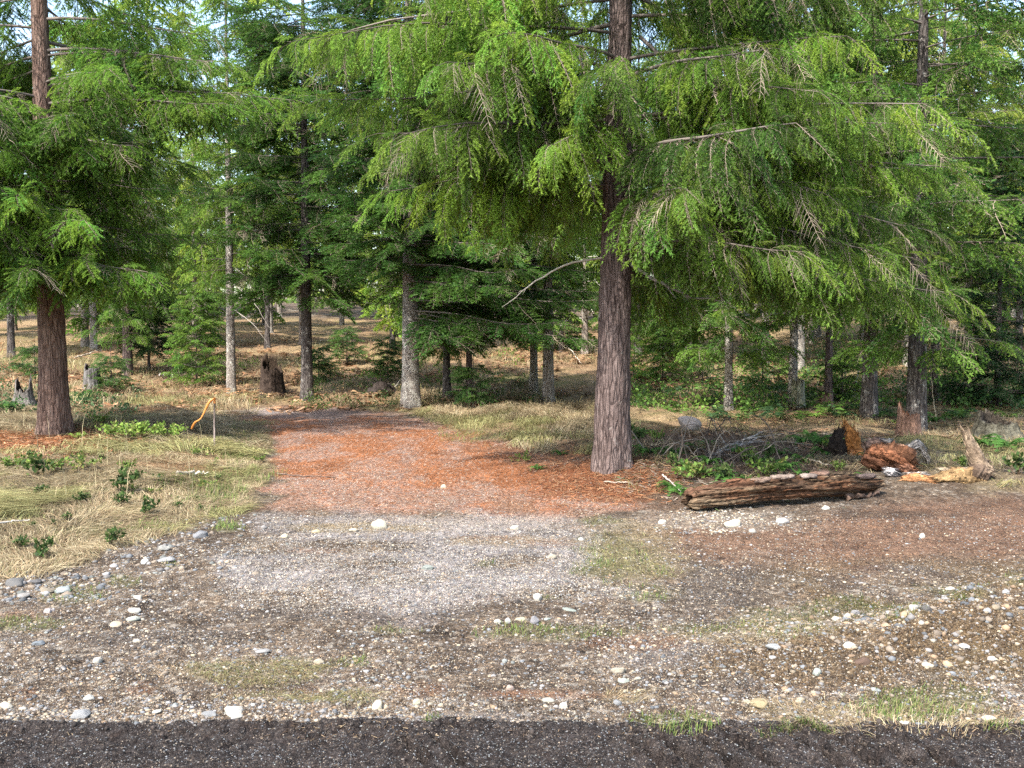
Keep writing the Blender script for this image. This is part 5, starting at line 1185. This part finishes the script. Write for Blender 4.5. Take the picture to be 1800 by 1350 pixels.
def shrub_mesh(seed, n, R_, hgt, cols, leaf=.03, stems=8, upright=.3):
    rg = np.random.default_rng(seed); V, C = [], []
    for s_ in range(stems):
        a = rg.uniform(0, 6.28); l = rg.uniform(.2, 1); top = np.array([math.cos(a) * R_ * l, math.sin(a) * R_ * l, hgt * rg.uniform(.6, 1.1) * (1.1 - .4 * l)])
        mid = top * [.5, .5, .6]; P = np.array([(0, 0, 0), mid, top]) + np.array([math.cos(a), math.sin(a), 0]) * R_ * .25 * l
        W = ribbon(P, .004, rg); V.append(W.reshape(-1, 3)); C.append(np.tile((.12, .08, .05), (len(W) * 3, 1)))
        m = n // stems; t = rg.uniform(.25, 1.05, m)[:, None]; b = np.where(t < .5, P[0] + (P[1] - P[0]) * t * 2, P[1] + (P[2] - P[1]) * (t * 2 - 1)) + rg.normal(0, .012, (m, 3))
        d = unit(rg.normal(0, 1, (m, 3)) + [0, 0, upright]); sd_ = unit(np.cross(d, rg.normal(0, 1, (m, 3)) * .5 + [0, 0, 1])); l2 = (leaf * rg.uniform(.6, 1.4, m))[:, None]
        a1 = b + d * l2 * .5 + sd_ * l2 * .3; a2 = b + d * l2 * .5 - sd_ * l2 * .3; e = b + d * l2
        T = np.concatenate([np.stack([b, a1, e], 1), np.stack([b, e, a2], 1)]); V.append(T.reshape(-1, 3)); cc = palette(rg, cols, m, .3); C.append(np.repeat(np.concatenate([cc, cc]), 3, 0))
    V = np.concatenate(V); return new_mesh('shrub', V, np.arange(len(V)).reshape(-1, 3), M_LEAF, np.clip(np.concatenate(C), .005, 1))
LIME = [(.16, .26, .05), (.20, .30, .06), (.12, .2, .04), (.25, .28, .08)]; DKG = [(.04, .075, .02), (.055, .095, .026), (.03, .055, .02), (.09, .12, .04)]; MIX = [(.10, .17, .03), (.14, .2, .05), (.2, .19, .06), (.07, .12, .03)]
SHR = {'l': [shrub_mesh(800 + k, 360, .30, .22, LIME, .05, 14) for k in range(2)], 'd': [shrub_mesh(810 + k, 90, .16, .18, DKG, .055, 5, .8) for k in range(2)], 'm': [shrub_mesh(820 + k, 170, .22, .2, MIX, .05, 8, .6) for k in range(2)]}
for k, (px, w, ty, lab) in enumerate([((205, 768), 80, 'l', 'lime-green leafy shrub right of the thick left fir, left of its row'), ((252, 770), 90, 'l', 'lime-green leafy shrub in the middle of the low row'), ((300, 768), 70, 'l', 'lime-green leafy shrub at the stake end of the low row'), ((136, 772), 34, 'l', 'small lime sprig at the right foot of the thick left fir'), ((172, 748), 34, 'm', 'olive sprig just right of the thick left fir'),
        ((52, 822), 44, 'l', 'pale green tuft of leaves on the bank below the orange litter'), ((102, 826), 40, 'm', 'green low plant among straw below the orange litter'), ((146, 824), 40, 'm', 'yellowish low plant among straw'), ((20, 826), 40, 'm', 'green low plant at the left frame edge among straw'), ((65, 840), 60, 'd', 'grey-green sprawling plant in matted grass'),
        ((232, 846), 34, 'd', 'upright dark sprig with broad leaves'), ((212, 862), 60, 'd', 'dark low evergreen plant right of centre on the bank'), ((288, 852), 30, 'd', 'dark sprig by the fat bleached stick'), ((146, 886), 32, 'd', 'dark sprig with an upright stem in matted straw'), ((205, 892), 44, 'd', 'dark clump with dry grass hanging over it'), ((250, 908), 54, 'd', 'glossy dark clump at the lower right of the bank'),
        ((48, 966), 40, 'd', 'dark sprig at the lower left of the bank'), ((95, 964), 32, 'd', 'single dark pointed sprig in straw, lower bank'), ((190, 960), 54, 'd', 'dark plant at the rim above the rubble'), ((60, 986), 60, 'd', 'dark sprawling plant just above the left rubble'), ((461, 812), 20, 'm', 'tiny green weed beside the red track left rim'), ((918, 812), 26, 'm', 'small green weed on the right rim of the red track'),
        ((1340, 840), 60, 'm', 'leafy brown-green plant behind the right half of the log'), ((1215, 842), 50, 'm', 'leafy plant behind the left half of the log'), ((1265, 842), 44, 'd', 'dark leafy plant behind the log'), ((1580, 748), 36, 'l', 'bright leafy tuft at the left of the leaning rotten stump'), ((1700, 826), 40, 'm', 'leafy weed behind the upright root'), ((1790, 838), 60, 'd', 'dark leafy plant at the right frame edge')]):
    p = ground_at(*px); o = link('low_shrub', SHR[ty][k % 2]); r = w / F_PX * p[1] / (.62 if ty == 'l' else .30); o.location = p; o.scale = (r, r, r * .9); o.rotation_euler = (0, 0, k * 1.7); tag(o, lab, 'shrub', 'low leafy plants in the rough grass')
for k in range(34):
    u, v = rng.uniform(1110, 1480), rng.uniform(758, 872)
    if v > 905 - (u - 1190) * .13 - 40: v -= 40
    p = ground_at(u, v); fern = k % 3 != 0
    o = link('fern' if fern else 'low_shrub', FERNS[k % 3] if fern else SHR['dm'[k % 2]][0]); r = rng.uniform(34, 60) / F_PX * p[1] / (.62 if fern else .42); o.location = p; o.scale = (r, r, r * 1.15); o.rotation_euler = (0, 0, k * 2.1)
    tag(o, 'green fern in the shady thicket between the log and the Douglas fir' if fern else 'small leafy plant in the shady thicket between the log and the Douglas fir', 'fern' if fern else 'shrub', 'ferns of the thicket behind the log' if fern else 'leafy plants of the thicket behind the log')
def brush_heap():
    rg = np.random.default_rng(40); p = ground_at(1245, 812); g = Geo()
    for k in range(46):
        a = rg.uniform(0, 6.28); r0 = rg.uniform(0, .9); b = np.array([math.cos(a) * r0 * 1.1, math.sin(a) * r0 * .6, 0]); a2 = rg.uniform(0, 6.28); L = rg.uniform(.3, .85)
        d = np.array([math.cos(a2), math.sin(a2) * .6, 0]); hh = rg.uniform(.1, .62); t = np.linspace(0, 1, 9)[:, None]
        P = b + d * L * t + np.array([0, 0, 1]) * hh * np.sin(t * math.pi * .72) + rg.normal(0, .012, (9, 3)); P[:, 2] -= .03
        V, Q, T = tube(P, np.linspace(.009, .003, 9) * rg.uniform(.6, 1.3), 4, False); g.add(V, Q, T, np.array([(.05, .04, .036), (.09, .075, .065), (.17, .15, .13)][rg.integers(3)]))
    o = link('brush_heap', g.mesh('brush_heap', M_TWIG)); o.location = p; tag(o, 'tangle of dark bare arching twigs behind the left end of the log', 'brush')
brush_heap()
def flat_bits(rg, x, y, z, L, w, col, lift):
    n = len(x); a = rg.uniform(0, 6.28, n); d = np.stack([np.cos(a), np.sin(a), rg.normal(0, .18, n)], -1) * (L / 2)[:, None]; s = np.stack([-np.sin(a), np.cos(a), rg.normal(0, .4, n)], -1) * (w / 2)[:, None]
    P = np.stack([x, y, z + lift], -1); V = np.stack([P - d - s, P + d - s * .6, P + d + s * .6, P - d + s], 1).reshape(-1, 3)
    return V, (np.arange(n)[:, None] * 4 + np.arange(4)[None]), None, np.repeat(col, 4, 0)
CLOD = [(.055, .037, .022), (.085, .058, .033), (.04, .028, .018), (.11, .08, .048)]
def clods():
    """crumbs of torn brown soil along the windrow and the road edge"""
    rg = np.random.default_rng(504); g = Geo(); sh = [rock_shape(rg, ICO1, .8, .9)[0] * (1 + .25 * rg.normal(size=(len(ICO1[0]), 1)) * .5) for _ in range(10)]
    for n, box, dens, s in [(9000, (1230, 1860, 1040, 1260), lambda u, v, x, y: emask(u, v, 1480, 1150, 240, 50, x, y, 47) + .8 * emask(u, v, 1720, 1120, 180, 60, x, y, 48), (.003, .011)), (2600, (-60, 1860, 1255, 1300), lambda u, v, x, y: np.exp(-((y - 4.14) / .06) ** 2), (.003, .013)), (500, (620, 760, 1225, 1255), lambda u, v, x, y: .25 + 0 * u, (.003, .010))]:
        x, y, z, u, v = scatter_px(rg, n, box, dens); m = len(x); r = s[0] * (s[1] / s[0]) ** (rg.random(m) ** 1.8); dk = y < 4.2
        S = np.stack(sh)[rg.integers(0, 10, m)] * r[:, None, None]; a = rg.uniform(0, 6.28, m); c, q = np.cos(a)[:, None], np.sin(a)[:, None]
        V = np.stack([S[..., 0] * c - S[..., 1] * q + x[:, None], S[..., 0] * q + S[..., 1] * c + y[:, None], S[..., 2] + z[:, None]], -1); nv = V.shape[1]
        col = np.where(dk[:, None], palette(rg, [(.035, .029, .026), (.055, .045, .04), (.025, .021, .02)], m), palette(rg, CLOD, m, .3))
        g.add(V.reshape(-1, 3), None, (np.arange(m)[:, None, None] * nv + ICO1[1][None]).reshape(-1, 3), np.repeat(col, nv, 0))
    tag(link('soil_clods', g.mesh('soil_clods', M_STONE)), 'crumbled dark soil clods along the ridge and the dark road edge', 'soil', kind='stuff')
clods()
for k in range(26):
    u, v = rng.uniform(5, 430), rng.uniform(800, 965)
    if v > 1000 - u * .28: v -= 90
    p = ground_at(u, v); o = link('low_shrub', SHR['dmd'[k % 3]][k % 2]); r = rng.uniform(20, 38) / F_PX * p[1] / .36; o.location = p; o.scale = (r, r, r * rng.uniform(.5, 1)); o.rotation_euler = (0, 0, k * 1.3)
    tag(o, 'small leafy weed among the matted straw of the left bank', 'shrub', 'small weeds in the straw of the left bank')
def litter():
    rg = np.random.default_rng(502); g = Geo()
    LIT = [(.24, .10, .045), (.30, .13, .06), (.16, .07, .04), (.2, .13, .08), (.33, .2, .11)]
    for n, box, dens, L, w, cols in [
        (9000, (-60, 260, 745, 815), lambda u, v, x, y: emask(u, v, 70, 778, 160, 26, x, y, 42), (.03, .09), (.008, .02), LIT),
        (16000, (900, 1260, 770, 900), lambda u, v, x, y: np.clip(emask(u, v, 1080, 838, 120, 42, x, y, 43) + .5 * emask(u, v, 960, 800, 90, 30, x, y, 44), 0, 1), (.02, .10), (.003, .008), LIT),
        (9000, (1080, 1560, 755, 900), lambda u, v, x, y: .8 * emask(u, v, 1300, 825, 220, 55, x, y, 46), (.02, .12), (.004, .014), [(.12, .08, .055), (.18, .14, .11), (.08, .055, .04), (.24, .2, .16), (.07, .1, .04)]),
        (12000, (460, 1060, 730, 905), lambda u, v, x, y: .22 * pmask(u, v, P_ROAD, 8, 10, x, y, 1.3, 6), (.01, .05), (.002, .006), [(.3, .15, .08), (.12, .07, .045), (.36, .26, .18)]),
        (26000, (-60, 1860, 900, 1300), lambda u, v, x, y: .1 + .5 * sst(.45, .62, fbm(x * 1.3, y * 1.3, 631, 3)) + .5 * sst(1250, 1450, u), (.006, .03), (.0012, .004), [(.12, .08, .05), (.2, .14, .085), (.08, .055, .04), (.28, .21, .13)]),
        (3500, (-20, 1820, 1268, 1350), lambda u, v, x, y: .6 + 0 * u, (.004, .02), (.001, .004), [(.05, .04, .035), (.09, .075, .065), (.14, .12, .1)]),
        (16000, (-100, 1900, 598, 730), lambda u, v, x, y: sst(20, 21, y) * sst(.45, .6, fbm(x * .5 + 3, y * .5, 632, 3)), (.08, .3), (.03, .08), [(.3, .16, .085), (.24, .13, .07), (.36, .22, .13), (.2, .12, .07)]),
        (5000, (1120, 1760, 690, 800), lambda u, v, x, y: sst(.42, .6, fbm(x * .9, y * .9, 633, 3)), (.04, .16), (.01, .04), [(.28, .15, .085), (.36, .24, .15), (.2, .13, .08)])]:
        x, y, z, u, v = scatter_px(rg, n, box, dens); m = len(x); l = rg.uniform(*L, m)
        g.add(*flat_bits(rg, x, y, z, l, rg.uniform(*w, m), palette(rg, cols, m, .35), l * rg.uniform(.02, .22, m)))
    tag(link('forest_litter', g.mesh('forest_litter', M_BLADE)), 'scattered needles, bark chips and dead fern scraps on the ground', 'litter', kind='stuff')
litter()
def undergrowth():
    rg = np.random.default_rng(503); V, C = [], []
    def put(x, y, z, s, cols, kind):
        if kind: T = np.concatenate([frond(rg, s * rg.uniform(.7, 1.3), s * .28, 7, rg.uniform(.5, 1.2), rg.uniform(.6, 1.1)) @ np.array([[math.cos(a), -math.sin(a), 0], [math.sin(a), math.cos(a), 0], [0, 0, 1]]).T for a in rg.uniform(0, 6.28, 5)])
        else:
            m = 44; b = np.stack([rg.normal(0, s * .42, m), rg.normal(0, s * .42, m), np.abs(rg.normal(0, s * .42, m))], -1); d = unit(rg.normal(0, 1, (m, 3)) + [0, 0, .3]); q = unit(np.cross(d, rg.normal(0, 1, (m, 3)))); l = s * .2
            T = np.concatenate([np.stack([b, b + d * l * .5 + q * l * .35, b + d * l], 1), np.stack([b, b + d * l, b + d * l * .5 - q * l * .35], 1)])
        V.append((T + [x, y, z]).reshape(-1, 3)); c = np.array(cols[rg.integers(len(cols))]) * rg.uniform(.6, 1.3, (len(T), 1)); C.append(np.repeat(c, 3, 0))
    dead = [(.30, .17, .09), (.24, .14, .075), (.36, .23, .13), (.2, .13, .08)]; grn = [(.06, .12, .03), (.09, .17, .035), (.13, .22, .04), (.05, .10, .04)]
    for n, box, dens, s, cols, kind in [
        (900, (-100, 1900, 596, 700), lambda u, v, x, y: sst(21, 22.5, y) * sst(.42, .6, fbm(x * .45, y * .45, 641, 3)), (.25, .5), dead, 1),
        (420, (1100, 1860, 620, 725), lambda u, v, x, y: .3 + .7 * sst(.4, .55, fbm(x * .5, y * .5, 642, 3)), (.25, .5), grn, 0),
        (200, (1140, 1860, 640, 740), lambda u, v, x, y: sst(.4, .6, fbm(x * .7, y * .7, 643, 3)), (.3, .5), grn, 1),
        (120, (-80, 260, 640, 735), lambda u, v, x, y: sst(.42, .6, fbm(x * .7, y * .7, 644, 3)), (.2, .38), [(.05, .10, .035), (.07, .12, .05)], 0),
        (130, (520, 930, 672, 722), lambda u, v, x, y: sst(20.3, 21, y), (.16, .32), [(.05, .09, .03), (.08, .13, .03), (.2, .14, .08)], 0),
        (90, (300, 960, 620, 680), lambda u, v, x, y: sst(.5, .62, fbm(x * .4, y * .4, 645, 3)), (.25, .45), [(.16, .24, .05), (.12, .18, .04)], 0)]:
        x, y, z, u, v = scatter_px(rg, n, box, dens)
        for a, b, c in zip(x, y, z): put(a, b, c, rg.uniform(*s), cols, kind)
    V = np.concatenate(V); me = new_mesh('undergrowth', V, np.arange(len(V)).reshape(-1, 3), M_LEAF, np.clip(np.concatenate(C), .005, 1))
    tag(link('undergrowth', me), 'dead bracken and low leafy ground cover over the slope', 'undergrowth', kind='stuff')
undergrowth()
